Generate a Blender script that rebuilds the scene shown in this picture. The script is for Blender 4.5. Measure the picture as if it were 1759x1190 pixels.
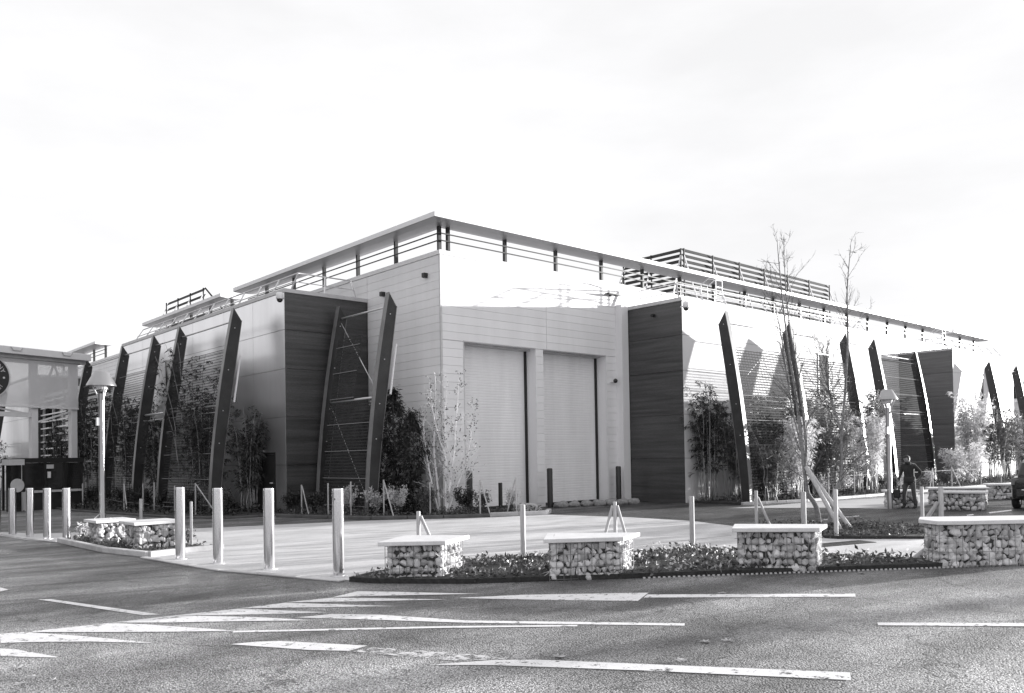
import bpy, bmesh, math, random
from mathutils import Vector, Matrix

# ------------------------------------------------------------------ clear
for o in list(bpy.data.objects): bpy.data.objects.remove(o, do_unlink=True)
SC = bpy.context.scene
COL = SC.collection
R = math.radians

# ------------------------------------------------------------------ camera
# World axes follow the hall: the origin is the near foot of its tall corner,
# +X runs along the loading-door front, +Y along the shaded long front.
cam_d = bpy.data.cameras.new('camera')
cam = bpy.data.objects.new('camera', cam_d); COL.objects.link(cam)
SC.camera = cam
cam_d.sensor_fit = 'HORIZONTAL'; cam_d.sensor_width = 36.0
cam_d.lens = 36.0 * 1440.95 / 1759.0
cam_d.shift_y = (757.2 - 595.0) / 1759.0
cam_d.clip_start = 0.1; cam_d.clip_end = 3000
_f = Vector((0.66788378, 0.74399778, 0.01996374)).normalized()
_r = Vector((0.74426473, -0.66768317, -0.01640692)).normalized()
_u = _r.cross(_f).normalized()
cam.matrix_world = Matrix(((_r.x, _u.x, -_f.x, -16.1656), (_r.y, _u.y, -_f.y, -21.3138), (_r.z, _u.z, -_f.z, 1.75), (0, 0, 0, 1)))

# ------------------------------------------------------------------ sky, sun, exposure
SUN_DIR = Vector((1.0, -0.315, 0.098)).normalized()          # towards the sun: low winter sun from the right
el = math.asin(SUN_DIR.z); az = math.atan2(SUN_DIR.x, SUN_DIR.y)
world = bpy.data.worlds.new('World'); SC.world = world; world.use_nodes = True
nt = world.node_tree; nt.nodes.clear()
def wn(t, **k):
    n = nt.nodes.new(t)
    for a, b in k.items(): setattr(n, a, b)
    return n
sky = wn('ShaderNodeTexSky', sky_type='NISHITA'); sky.sun_disc = False
sky.sun_elevation = el; sky.sun_rotation = az; sky.air_density = 1.0; sky.dust_density = 2.0
bw = wn('ShaderNodeRGBToBW'); nt.links.new(sky.outputs[0], bw.inputs[0])
tc = wn('ShaderNodeTexCoord'); mp = wn('ShaderNodeMapping'); mp.inputs['Scale'].default_value = (1.0, 1.0, 3.2)
nt.links.new(tc.outputs['Generated'], mp.inputs[0])
no = wn('ShaderNodeTexNoise'); no.inputs['Scale'].default_value = 1.7; no.inputs['Detail'].default_value = 7; no.inputs['Roughness'].default_value = 0.55
nt.links.new(mp.outputs[0], no.inputs['Vector'])
mr = wn('ShaderNodeMapRange'); mr.inputs[1].default_value = 0.35; mr.inputs[2].default_value = 0.62; mr.inputs[3].default_value = 3.4; mr.inputs[4].default_value = 4.0
nt.links.new(no.outputs[0], mr.inputs[0])
mx = wn('ShaderNodeMix'); mx.data_type = 'FLOAT'; mx.inputs[0].default_value = 0.93     # a bright thin overcast veil over the clear sky
nt.links.new(bw.outputs[0], mx.inputs[2]); nt.links.new(mr.outputs[0], mx.inputs[3])
tint = wn('ShaderNodeVectorMath', operation='SCALE'); tint.inputs[0].default_value = (0.995, 0.993, 1.006)
nt.links.new(mx.outputs[0], tint.inputs['Scale'])
bg = wn('ShaderNodeBackground'); bg.inputs[1].default_value = 0.1
nt.links.new(tint.outputs[0], bg.inputs[0])
wo = wn('ShaderNodeOutputWorld'); nt.links.new(bg.outputs[0], wo.inputs[0])

sun_d = bpy.data.lights.new('sun', 'SUN'); sun_d.energy = 5.0; sun_d.angle = R(0.6); sun_d.color = (1.0, 0.995, 0.985)
sun = bpy.data.objects.new('sun', sun_d); COL.objects.link(sun)
sun.rotation_euler = (-SUN_DIR).to_track_quat('-Z', 'Y').to_euler(); sun.location = SUN_DIR * 60
SC.view_settings.view_transform = 'Standard'; SC.view_settings.look = 'None'
SC.view_settings.exposure = 1.5; SC.view_settings.gamma = 1.0; SC.view_settings.use_curve_mapping = False

# ------------------------------------------------------------------ materials
def mat(name, v, rough=0.6, metal=0.0, nscale=3.0, namt=0.12, bump=0.0, bscale=40.0, rand=0.0, spec=0.5, stretch=(1, 1, 1),
        fine=0.0, fscale=120.0, trans=0.0, alpha=1.0, emit=0.0):
    m = bpy.data.materials.new(name); m.use_nodes = True
    t = m.node_tree; b = t.nodes['Principled BSDF']
    L = t.links.new
    tx = t.nodes.new('ShaderNodeTexCoord'); mpn = t.nodes.new('ShaderNodeMapping'); mpn.inputs['Scale'].default_value = stretch
    L(tx.outputs['Object'], mpn.inputs[0])
    n = t.nodes.new('ShaderNodeTexNoise'); n.inputs['Scale'].default_value = nscale; n.inputs['Detail'].default_value = 6; n.inputs['Roughness'].default_value = 0.6
    L(mpn.outputs[0], n.inputs['Vector'])
    r1 = t.nodes.new('ShaderNodeMapRange'); r1.inputs[1].default_value = 0.25; r1.inputs[2].default_value = 0.75
    r1.inputs[3].default_value = v * (1 - namt); r1.inputs[4].default_value = v * (1 + namt)
    L(n.outputs[0], r1.inputs[0]); cur = r1.outputs[0]
    if fine:
        n2 = t.nodes.new('ShaderNodeTexNoise'); n2.inputs['Scale'].default_value = fscale; n2.inputs['Detail'].default_value = 3
        L(tx.outputs['Object'], n2.inputs['Vector'])
        r2 = t.nodes.new('ShaderNodeMapRange'); r2.inputs[1].default_value = 0.3; r2.inputs[2].default_value = 0.7
        r2.inputs[3].default_value = 1 - fine; r2.inputs[4].default_value = 1 + fine
        L(n2.outputs[0], r2.inputs[0])
        mu = t.nodes.new('ShaderNodeMath'); mu.operation = 'MULTIPLY'; L(cur, mu.inputs[0]); L(r2.outputs[0], mu.inputs[1]); cur = mu.outputs[0]
    if rand:
        oi = t.nodes.new('ShaderNodeObjectInfo'); r3 = t.nodes.new('ShaderNodeMapRange')
        r3.inputs[3].default_value = 1 - rand; r3.inputs[4].default_value = 1 + rand
        L(oi.outputs['Random'], r3.inputs[0])
        mu = t.nodes.new('ShaderNodeMath'); mu.operation = 'MULTIPLY'; L(cur, mu.inputs[0]); L(r3.outputs[0], mu.inputs[1]); cur = mu.outputs[0]
    cb = t.nodes.new('ShaderNodeVectorMath'); cb.operation = 'SCALE'; cb.inputs[0].default_value = (1.0, 0.993, 1.012)
    L(cur, cb.inputs['Scale']); L(cb.outputs[0], b.inputs['Base Color'])
    b.inputs['Roughness'].default_value = rough; b.inputs['Metallic'].default_value = metal
    b.inputs['Specular IOR Level'].default_value = spec
    b.inputs['Alpha'].default_value = alpha
    if trans: b.inputs['Transmission Weight'].default_value = trans
    if emit:
        b.inputs['Emission Color'].default_value = (1, 1, 1, 1); b.inputs['Emission Strength'].default_value = emit
    if bump:
        nb = t.nodes.new('ShaderNodeTexNoise'); nb.inputs['Scale'].default_value = bscale; nb.inputs['Detail'].default_value = 4
        L(mpn.outputs[0], nb.inputs['Vector'])
        bn = t.nodes.new('ShaderNodeBump'); bn.inputs['Strength'].default_value = bump; bn.inputs['Distance'].default_value = 0.02
        L(nb.outputs[0], bn.inputs['Height']); L(bn.outputs[0], b.inputs['Normal'])
    return m

def leaf_mat(name, v, tr=0.35, rand=0.25):
    m = bpy.data.materials.new(name); m.use_nodes = True
    t = m.node_tree; L = t.links.new; t.nodes.remove(t.nodes['Principled BSDF'])
    out = t.nodes['Material Output']
    tx = t.nodes.new('ShaderNodeTexCoord'); n = t.nodes.new('ShaderNodeTexNoise'); n.inputs['Scale'].default_value = 9; n.inputs['Detail'].default_value = 4
    L(tx.outputs['Object'], n.inputs['Vector'])
    r = t.nodes.new('ShaderNodeMapRange'); r.inputs[1].default_value = 0.3; r.inputs[2].default_value = 0.7
    r.inputs[3].default_value = v * (1 - rand * 1.6); r.inputs[4].default_value = v * (1 + rand * 1.6); L(n.outputs[0], r.inputs[0])
    cb = t.nodes.new('ShaderNodeVectorMath'); cb.operation = 'SCALE'; cb.inputs[0].default_value = (1.0, 0.993, 1.012); L(r.outputs[0], cb.inputs['Scale'])
    d = t.nodes.new('ShaderNodeBsdfDiffuse'); tl = t.nodes.new('ShaderNodeBsdfTranslucent'); gl = t.nodes.new('ShaderNodeBsdfGlossy')
    gl.inputs['Roughness'].default_value = 0.35; gl.inputs['Color'].default_value = (0.9, 0.9, 0.9, 1)
    L(cb.outputs[0], d.inputs[0]); L(cb.outputs[0], tl.inputs[0])
    m1 = t.nodes.new('ShaderNodeMixShader'); m1.inputs[0].default_value = tr; L(d.outputs[0], m1.inputs[1]); L(tl.outputs[0], m1.inputs[2])
    m2 = t.nodes.new('ShaderNodeMixShader'); m2.inputs[0].default_value = 0.05; L(m1.outputs[0], m2.inputs[1]); L(gl.outputs[0], m2.inputs[2])
    L(m2.outputs[0], out.inputs[0])
    return m

def asphalt(name, v, near_pale):
    m = bpy.data.materials.new(name); m.use_nodes = True
    t = m.node_tree; L = t.links.new; b = t.nodes['Principled BSDF']
    tx = t.nodes.new('ShaderNodeTexCoord')
    def noise(scale, detail, vec=None, rough=0.6):
        n = t.nodes.new('ShaderNodeTexNoise'); n.inputs['Scale'].default_value = scale; n.inputs['Detail'].default_value = detail; n.inputs['Roughness'].default_value = rough
        L(vec or tx.outputs['Object'], n.inputs['Vector']); return n.outputs[0]
    def rng(s, a, b2, c, d):
        r = t.nodes.new('ShaderNodeMapRange'); r.inputs[1].default_value = a; r.inputs[2].default_value = b2; r.inputs[3].default_value = c; r.inputs[4].default_value = d
        L(s, r.inputs[0]); return r.outputs[0]
    def mul(a, c):
        q = t.nodes.new('ShaderNodeMath'); q.operation = 'MULTIPLY'; L(a, q.inputs[0]); L(c, q.inputs[1]); return q.outputs[0]
    mpn = t.nodes.new('ShaderNodeMapping'); mpn.inputs['Rotation'].default_value = (0, 0, R(45)); mpn.inputs['Scale'].default_value = (0.35, 1.6, 1)
    L(tx.outputs['Object'], mpn.inputs[0])
    patches = rng(noise(0.55, 5), 0.35, 0.7, 0.5, 1.65)
    streak = rng(noise(0.5, 5, mpn.outputs[0]), 0.35, 0.65, 0.5, 1.55)
    vor = t.nodes.new('ShaderNodeTexVoronoi'); vor.inputs['Scale'].default_value = 62; L(tx.outputs['Object'], vor.inputs['Vector'])
    agg = rng(vor.outputs['Distance'], 0.1, 0.75, 2.0, 0.3)
    chip = rng(noise(115, 2), 0.50, 0.70, 0.72, 2.7)
    big = rng(noise(40, 3), 0.3, 0.7, 0.7, 1.35)
    cur = mul(mul(mul(mul(patches, streak), agg), chip), big)
    if near_pale:
        # paler towards the near side of the road, with hair cracks
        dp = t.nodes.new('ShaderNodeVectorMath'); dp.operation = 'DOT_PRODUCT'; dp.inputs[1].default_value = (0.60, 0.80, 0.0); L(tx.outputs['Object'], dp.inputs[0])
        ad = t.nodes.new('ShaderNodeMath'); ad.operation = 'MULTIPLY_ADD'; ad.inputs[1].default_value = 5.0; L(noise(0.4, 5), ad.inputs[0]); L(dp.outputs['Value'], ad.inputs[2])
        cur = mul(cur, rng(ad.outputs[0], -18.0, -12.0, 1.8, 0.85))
        wv = t.nodes.new('ShaderNodeTexVoronoi'); wv.feature = 'DISTANCE_TO_EDGE'; wv.inputs['Scale'].default_value = 0.42
        wm = t.nodes.new('ShaderNodeMix'); wm.data_type = 'VECTOR'; wm.inputs[0].default_value = 0.06
        nn = t.nodes.new('ShaderNodeTexNoise'); nn.inputs['Scale'].default_value = 2.5; nn.inputs['Detail'].default_value = 5; L(tx.outputs['Object'], nn.inputs['Vector'])
        L(tx.outputs['Object'], wm.inputs[4]); sc9 = t.nodes.new('ShaderNodeVectorMath'); sc9.operation = 'SCALE'; sc9.inputs['Scale'].default_value = 10.0; L(nn.outputs['Color'], sc9.inputs[0]); L(sc9.outputs[0], wm.inputs[5])
        L(wm.outputs[1], wv.inputs['Vector'])
        cur = mul(cur, rng(wv.outputs['Distance'], 0.002, 0.007, 0.45, 1.0))
    sc = t.nodes.new('ShaderNodeMath'); sc.operation = 'MULTIPLY'; sc.inputs[1].default_value = v; L(cur, sc.inputs[0])
    cb = t.nodes.new('ShaderNodeVectorMath'); cb.operation = 'SCALE'; cb.inputs[0].default_value = (1.0, 0.993, 1.012); L(sc.outputs[0], cb.inputs['Scale'])
    L(cb.outputs[0], b.inputs['Base Color'])
    L(rng(noise(0.5, 5, mpn.outputs[0]), 0.35, 0.65, 0.66, 0.36), b.inputs['Roughness']); b.inputs['Specular IOR Level'].default_value = 0.55
    bn = t.nodes.new('ShaderNodeBump'); bn.inputs['Strength'].default_value = 1.0; bn.inputs['Distance'].default_value = 0.018
    L(vor.outputs['Distance'], bn.inputs['Height']); bn.invert = True; L(bn.outputs[0], b.inputs['Normal'])
    return m

def paint_mat(name, v, wear):
    m = mat(name, v, 0.55, nscale=5, namt=0.1, fine=0.12, fscale=60)
    t = m.node_tree; L = t.links.new; b = t.nodes['Principled BSDF']
    tx = t.nodes.new('ShaderNodeTexCoord'); n = t.nodes.new('ShaderNodeTexNoise'); n.inputs['Scale'].default_value = 6.5; n.inputs['Detail'].default_value = 9; n.inputs['Roughness'].default_value = 0.78
    L(tx.outputs['Object'], n.inputs['Vector'])
    r = t.nodes.new('ShaderNodeMapRange'); r.inputs[1].default_value = wear; r.inputs[2].default_value = wear + 0.06; L(n.outputs[0], r.inputs[0])
    L(r.outputs[0], b.inputs['Alpha'])
    return m

M = {}
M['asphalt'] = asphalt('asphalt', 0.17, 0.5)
M['concrete'] = mat('apron_concrete', 0.51, 0.8, nscale=0.9, namt=0.3, fine=0.16, fscale=45, bump=0.15, bscale=60, stretch=(0.6, 1.5, 1))
M['pave'] = mat('pavement', 0.42, 0.8, nscale=0.8, namt=0.15, fine=0.15, fscale=45)
M['kerb'] = mat('kerb_stone', 0.46, 0.8, nscale=4, namt=0.2, fine=0.15, bump=0.2, rand=0.15)
M['kerb_dark'] = mat('kerb_dark', 0.09, 0.85, nscale=4, namt=0.3, fine=0.2, rand=0.15)
M['paint'] = paint_mat('road_paint', 0.74, 0.385)
M['paint_old'] = paint_mat('road_paint_worn', 0.62, 0.475)
M['soil'] = mat('bed_soil', 0.03, 0.95, nscale=14, namt=0.5, fine=0.4, bump=0.8, bscale=30)
M['panel'] = mat('hall_panel', 0.76, 0.42, nscale=1.1, namt=0.06, rand=0.025, spec=0.4, fine=0.05, fscale=90, stretch=(1.6, 1.6, 0.18))
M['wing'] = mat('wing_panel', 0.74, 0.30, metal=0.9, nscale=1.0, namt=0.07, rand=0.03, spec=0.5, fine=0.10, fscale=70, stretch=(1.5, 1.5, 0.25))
M['wing_lit'] = mat('wing_panel_sunlit', 0.62, 0.6, nscale=0.9, namt=0.07, rand=0.03, spec=0.2, stretch=(1.5, 1.5, 0.3))  # sunlit copy of the wing panel, sunshine put into its pale matte colour
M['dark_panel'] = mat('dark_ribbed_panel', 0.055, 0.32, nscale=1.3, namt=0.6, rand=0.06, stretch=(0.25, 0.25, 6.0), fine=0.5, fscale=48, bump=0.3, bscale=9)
M['dark_panel_far'] = mat('dark_ribbed_panel_hazed', 0.13, 0.4, nscale=2.2, namt=0.3, rand=0.06, stretch=(0.25, 0.25, 6.0), fine=0.4, fscale=40)  # copy of the dark panel, with haze and brighter light put into its colour
M['core'] = mat('wall_core', 0.72, 0.8)
M['core_dark'] = mat('wing_core', 0.12, 0.8)
M['roof'] = mat('roof_membrane', 0.35, 0.8)
M['fascia'] = mat('fascia_white', 0.72, 0.4, namt=0.05)
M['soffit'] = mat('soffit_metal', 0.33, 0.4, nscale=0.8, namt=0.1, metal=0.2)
M['trim_dark'] = mat('joint_filler', 0.22, 0.9, nscale=6, namt=0.4)
M['trim'] = mat('trim_grey', 0.5, 0.45)
M['darksteel'] = mat('dark_steel', 0.03, 0.4, nscale=2.5, namt=0.35, fine=0.2, fscale=30, spec=0.4)
M['flange'] = mat('flange_steel', 0.15, 0.35, nscale=2.5, namt=0.3, spec=0.6)
M['bar'] = mat('mesh_bar', 0.32, 0.9, spec=0.05)
M['rail'] = mat('galvanised_rail', 0.62, 0.35, metal=0.35)
M['door'] = mat('roller_door', 0.80, 0.45, nscale=1.2, namt=0.08, fine=0.05, fscale=90, stretch=(1.6, 1.6, 0.2))
M['black'] = mat('black_rubber', 0.012, 0.6)
M['blackpaint'] = mat('black_paint', 0.02, 0.45)
M['meshsteel'] = mat('expanded_metal', 0.05, 0.9, namt=0.3, spec=0.08)
M['glass'] = mat('dark_glass', 0.02, 0.08, spec=0.8)
M['louvre'] = mat('louvre_blade', 0.035, 0.7, namt=0.2, spec=0.2)
M['steelpol'] = mat('brushed_steel', 0.82, 0.15, metal=0.96, nscale=6, namt=0.06, stretch=(6, 6, 0.4))
M['lampsteel'] = mat('lamp_steel', 0.36, 0.3, metal=0.9, namt=0.06)
M['wood'] = mat('timber', 0.42, 0.75, nscale=7, namt=0.3, stretch=(5, 5, 0.5), rand=0.15, bump=0.2, bscale=30)
M['slab'] = mat('stone_slab', 0.66, 0.7, nscale=5, namt=0.12, fine=0.12, bump=0.12, rand=0.06)
M['stone'] = mat('gabion_stone', 0.60, 0.85, nscale=9, namt=0.25, rand=0.32, fine=0.2, fscale=60, bump=0.4, bscale=25)
M['stonecore'] = mat('gabion_core', 0.06, 0.9)
M['wire'] = mat('galvanised_wire', 0.22, 0.4, metal=0.5)
M['bark'] = mat('birch_bark', 0.22, 0.8, nscale=6, namt=0.55, stretch=(1.5, 1.5, 6))
M['barkdark'] = mat('dark_bark', 0.10, 0.85, nscale=8, namt=0.4)
M['birchwhite'] = mat('white_birch_bark', 0.72, 0.7, nscale=5, namt=0.25, stretch=(1.5, 1.5, 5))
M['cane'] = mat('bamboo_cane', 0.28, 0.5, nscale=5, namt=0.3)
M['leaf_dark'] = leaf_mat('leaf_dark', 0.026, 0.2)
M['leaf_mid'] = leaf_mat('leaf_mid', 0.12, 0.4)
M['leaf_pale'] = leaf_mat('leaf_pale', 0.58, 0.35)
M['leaf_litter'] = leaf_mat('leaf_litter', 0.10, 0.2, 0.55)
M['leaf_dry'] = leaf_mat('leaf_dry', 0.45, 0.2, 0.3)
M['carpaint'] = mat('car_paint', 0.015, 0.25, spec=0.6, namt=0.05)
M['tyre'] = mat('tyre_rubber', 0.02, 0.8)
M['chrome'] = mat('chrome', 0.75, 0.15, metal=1.0)
M['lamp_red'] = mat('tail_lamp', 0.12, 0.2)
M['jacket'] = mat('jacket', 0.03, 0.9, nscale=14, namt=0.3, bump=0.4, bscale=20)
M['trousers'] = mat('trousers', 0.06, 0.9, nscale=12, namt=0.25)
M['boots'] = mat('boots', 0.015, 0.6)
M['skin'] = mat('skin', 0.30, 0.6)
M['hair'] = mat('hair', 0.02, 0.7)
M['white'] = mat('white_paint', 0.75, 0.45, namt=0.06)
M['screen'] = mat('polycarbonate', 0.78, 0.4, nscale=0.8, namt=0.08, alpha=0.55)
M['sign_dark'] = mat('sign_dark', 0.03, 0.4)
M['sign_grey'] = mat('sign_grey', 0.18, 0.4)
M['greywhite'] = mat('off_white', 0.55, 0.5)
M['hill'] = mat('far_hill', 0.12, 0.9)
M['treebelt'] = leaf_mat('treebelt_leaf', 0.03, 0.15)
M['sack'] = mat('sandbag', 0.24, 0.95, nscale=16, namt=0.45, bump=0.6, bscale=30)

# ------------------------------------------------------------------ helpers
class MB:
    def __init__(s): s.v = []; s.f = []; s.mi = []
    def add(s, vs, fs, mi=0):
        b = len(s.v); s.v += [tuple(p) for p in vs]; s.f += [tuple(b + i for i in f) for f in fs]; s.mi += [mi] * len(fs); return s
    def box(s, x0, x1, y0, y1, z0, z1, mi=0):
        vs = [(x0, y0, z0), (x1, y0, z0), (x1, y1, z0), (x0, y1, z0), (x0, y0, z1), (x1, y0, z1), (x1, y1, z1), (x0, y1, z1)]
        return s.add(vs, [(0, 3, 2, 1), (4, 5, 6, 7), (0, 1, 5, 4), (1, 2, 6, 5), (2, 3, 7, 6), (3, 0, 4, 7)], mi)
    def obox(s, c, ax, ay, az, mi=0):
        c = Vector(c); ax = Vector(ax); ay = Vector(ay); az = Vector(az); vs = []
        for k in (-1, 1):
            for a, b in ((-1, -1), (1, -1), (1, 1), (-1, 1)): vs.append(c + ax * a + ay * b + az * k)
        return s.add(vs, [(0, 3, 2, 1), (4, 5, 6, 7), (0, 1, 5, 4), (1, 2, 6, 5), (2, 3, 7, 6), (3, 0, 4, 7)], mi)
    def bar(s, p, q, w, h=None, mi=0):
        p = Vector(p); q = Vector(q); d = (q - p); L = d.length
        if L < 1e-6: return s
        d /= L; up = Vector((0, 0, 1)) if abs(d.z) < 0.95 else Vector((1, 0, 0))
        a = d.cross(up).normalized(); b = a.cross(d).normalized()
        return s.obox((p + q) / 2, d * L / 2, a * w / 2, b * (h or w) / 2, mi)
    def tube(s, pts, rad, n=8, mi=0, cap=True):
        pts = [Vector(p) for p in pts]
        if not isinstance(rad, (list, tuple)): rad = [rad] * len(pts)
        base = len(s.v); ref = None
        for i, p in enumerate(pts):
            d = (pts[min(i + 1, len(pts) - 1)] - pts[max(i - 1, 0)])
            d = d.normalized() if d.length > 1e-9 else Vector((0, 0, 1))
            if ref is None: ref = Vector((1, 0, 0)) if abs(d.x) < 0.9 else Vector((0, 1, 0))
            a = (ref - d * ref.dot(d)).normalized(); b = d.cross(a); ref = a
            for k in range(n):
                t = 2 * math.pi * k / n
                s.v.append(tuple(p + (a * math.cos(t) + b * math.sin(t)) * rad[i]))
        for i in range(len(pts) - 1):
            for k in range(n):
                a0 = base + i * n + k; a1 = base + i * n + (k + 1) % n
                s.f.append((a0, a1, a1 + n, a0 + n)); s.mi.append(mi)
        if cap:
            s.f.append(tuple(base + k for k in reversed(range(n)))); s.mi.append(mi)
            s.f.append(tuple(base + (len(pts) - 1) * n + k for k in range(n))); s.mi.append(mi)
        return s
    def lathe(s, prof, n=24, c=(0, 0, 0), mi=0):
        base = len(s.v)
        for r, z in prof:
            for k in range(n):
                t = 2 * math.pi * k / n; s.v.append((c[0] + r * math.cos(t), c[1] + r * math.sin(t), c[2] + z))
        for i in range(len(prof) - 1):
            for k in range(n):
                a0 = base + i * n + k; a1 = base + i * n + (k + 1) % n
                s.f.append((a0, a1, a1 + n, a0 + n)); s.mi.append(mi)
        return s
    def prism(s, poly, z0, z1, mi=0):
        n = len(poly); ar = sum(poly[i][0] * poly[(i + 1) % n][1] - poly[(i + 1) % n][0] * poly[i][1] for i in range(n))
        if ar < 0: poly = list(reversed(poly))
        vs = [(x, y, z0) for x, y in poly] + [(x, y, z1) for x, y in poly]
        fs = [tuple(reversed(range(n))), tuple(range(n, 2 * n))] + [(i, (i + 1) % n, n + (i + 1) % n, n + i) for i in range(n)]
        return s.add(vs, fs, mi)
    def sheet(s, poly, z, mi=0):
        n = len(poly); ar = sum(poly[i][0] * poly[(i + 1) % n][1] - poly[(i + 1) % n][0] * poly[i][1] for i in range(n))
        if ar < 0: poly = list(reversed(poly))
        return s.add([(x, y, z) for x, y in poly], [tuple(range(n))], mi)
    def mesh(s, name, mats, smooth=False):
        me = bpy.data.meshes.new(name); me.from_pydata(s.v, [], s.f)
        for m in (mats if isinstance(mats, (list, tuple)) else [mats]): me.materials.append(m)
        if any(s.mi):
            for p, i in zip(me.polygons, s.mi): p.material_index = i
        if smooth: me.polygons.foreach_set('use_smooth', [True] * len(me.polygons))
        me.update(); return me
    def build(s, name, mats, parent=None, smooth=False, loc=None):
        return link(name, s.mesh(name, mats, smooth), parent, loc)

def link(name, me, parent=None, loc=None):
    o = bpy.data.objects.new(name, me); COL.objects.link(o)
    if parent: o.parent = parent
    if loc: o.location = loc
    return o
def tag(o, label=None, cat=None, group=None, kind=None):
    if label: o['label'] = label
    if cat: o['category'] = cat
    if group: o['group'] = group
    if kind: o['kind'] = kind
    return o
def thing(name, label, cat, loc=(0, 0, 0), rz=0.0, group=None):
    o = bpy.data.objects.new(name, None); COL.objects.link(o); o.location = loc; o.rotation_euler = (0, 0, rz); o.empty_display_size = 0.3
    return tag(o, label, cat, group)
def bevel(o, w=0.01, seg=2):
    b = o.modifiers.new('bevel', 'BEVEL'); b.width = w; b.segments = seg; b.limit_method = 'ANGLE'; return o
def smooth_angle(o, deg=40):
    for p in o.data.polygons: p.use_smooth = True
    m = o.data
    try: m.set_sharp_from_angle(angle=R(deg))
    except Exception: pass
    return o

# ================================================================== GROUND
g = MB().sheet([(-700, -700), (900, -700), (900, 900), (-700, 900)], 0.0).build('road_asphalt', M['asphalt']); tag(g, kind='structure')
apron = [(-11.02, -0.88), (-10.78, -5.0), (-10.47, -8.17), (-9.77, -10.59), (-9.2, -10.41), (-7.32, -10.24), (-6.46, -10.76), (-3.59, -12.15), (-3.25, -12.84), (-2.88, -14.34), (-2.54, -15.81), (1.16, -14.32), (0.02, -13.08), (-0.17, -11.19), (1.4, -9.76), (2.14, -7.99), (2.23, -5.94), (1.7, -3.09), (-0.21, -2.47), (-2.98, -0.54), (-6.63, 0.67), (-8.62, 1.52), (-9.84, 2.27), (-10.91, 2.86), (-11.35, 4.2), (-11.75, 4.2), (-11.5, 1.14)]
tag(MB().sheet(apron, 0.005).build('concrete_apron', M['concrete']), kind='structure')
pave = [(7.12, -5.75), (9.24, -6.16), (11.78, -6.26), (15.51, -7.08), (19.36, -7.25), (30.0, -7.6), (40.0, -8.0), (40, -11), (16.05, -10.53), (9.49, -9.95), (9.01, -8.14)]
M['asphalt_new'] = asphalt('asphalt_new', 0.06, 0)
inner = [(1.0, -9.9), (2.14, -7.99), (2.23, -5.94), (1.7, -3.05), (2.4, -2.4), (0.95, -0.02), (8.8, -0.02), (8.75, -5.2), (9.01, -8.14), (9.49, -9.95), (16.05, -10.53), (40, -11), (40, -22), (3.6, -14.1), (3.2, -12.0)]
tag(MB().sheet(inner, 0.0032).build('inner_road_asphalt', M['asphalt_new']), kind='structure')
tag(MB().sheet(pave, 0.006).build('pavement', M['pave']), kind='structure')

# joints cut in the apron
for (x0, y0), (x1, y1), w in (((-3.585, -10.747), (-0.648, -11.014), 0.03), ((-5.72, -3.83), (0.59, -6.52), 0.035), ((-7.67, 2.07), (-3.44, -6.28), 0.02), ((-10.6, -4.4), (-3.1, -8.95), 0.02), ((-8.1, -8.6), (-5.4, -10.5), 0.015)):
    d = Vector((x1 - x0, y1 - y0)).normalized(); n_ = Vector((-d.y, d.x)) * w / 2
    tag(MB().sheet([(x0 - n_.x, y0 - n_.y), (x1 - n_.x, y1 - n_.y), (x1 + n_.x, y1 + n_.y), (x0 + n_.x, y0 + n_.y)], 0.0075).build('apron_joint', M['trim_dark']), kind='structure')
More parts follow.
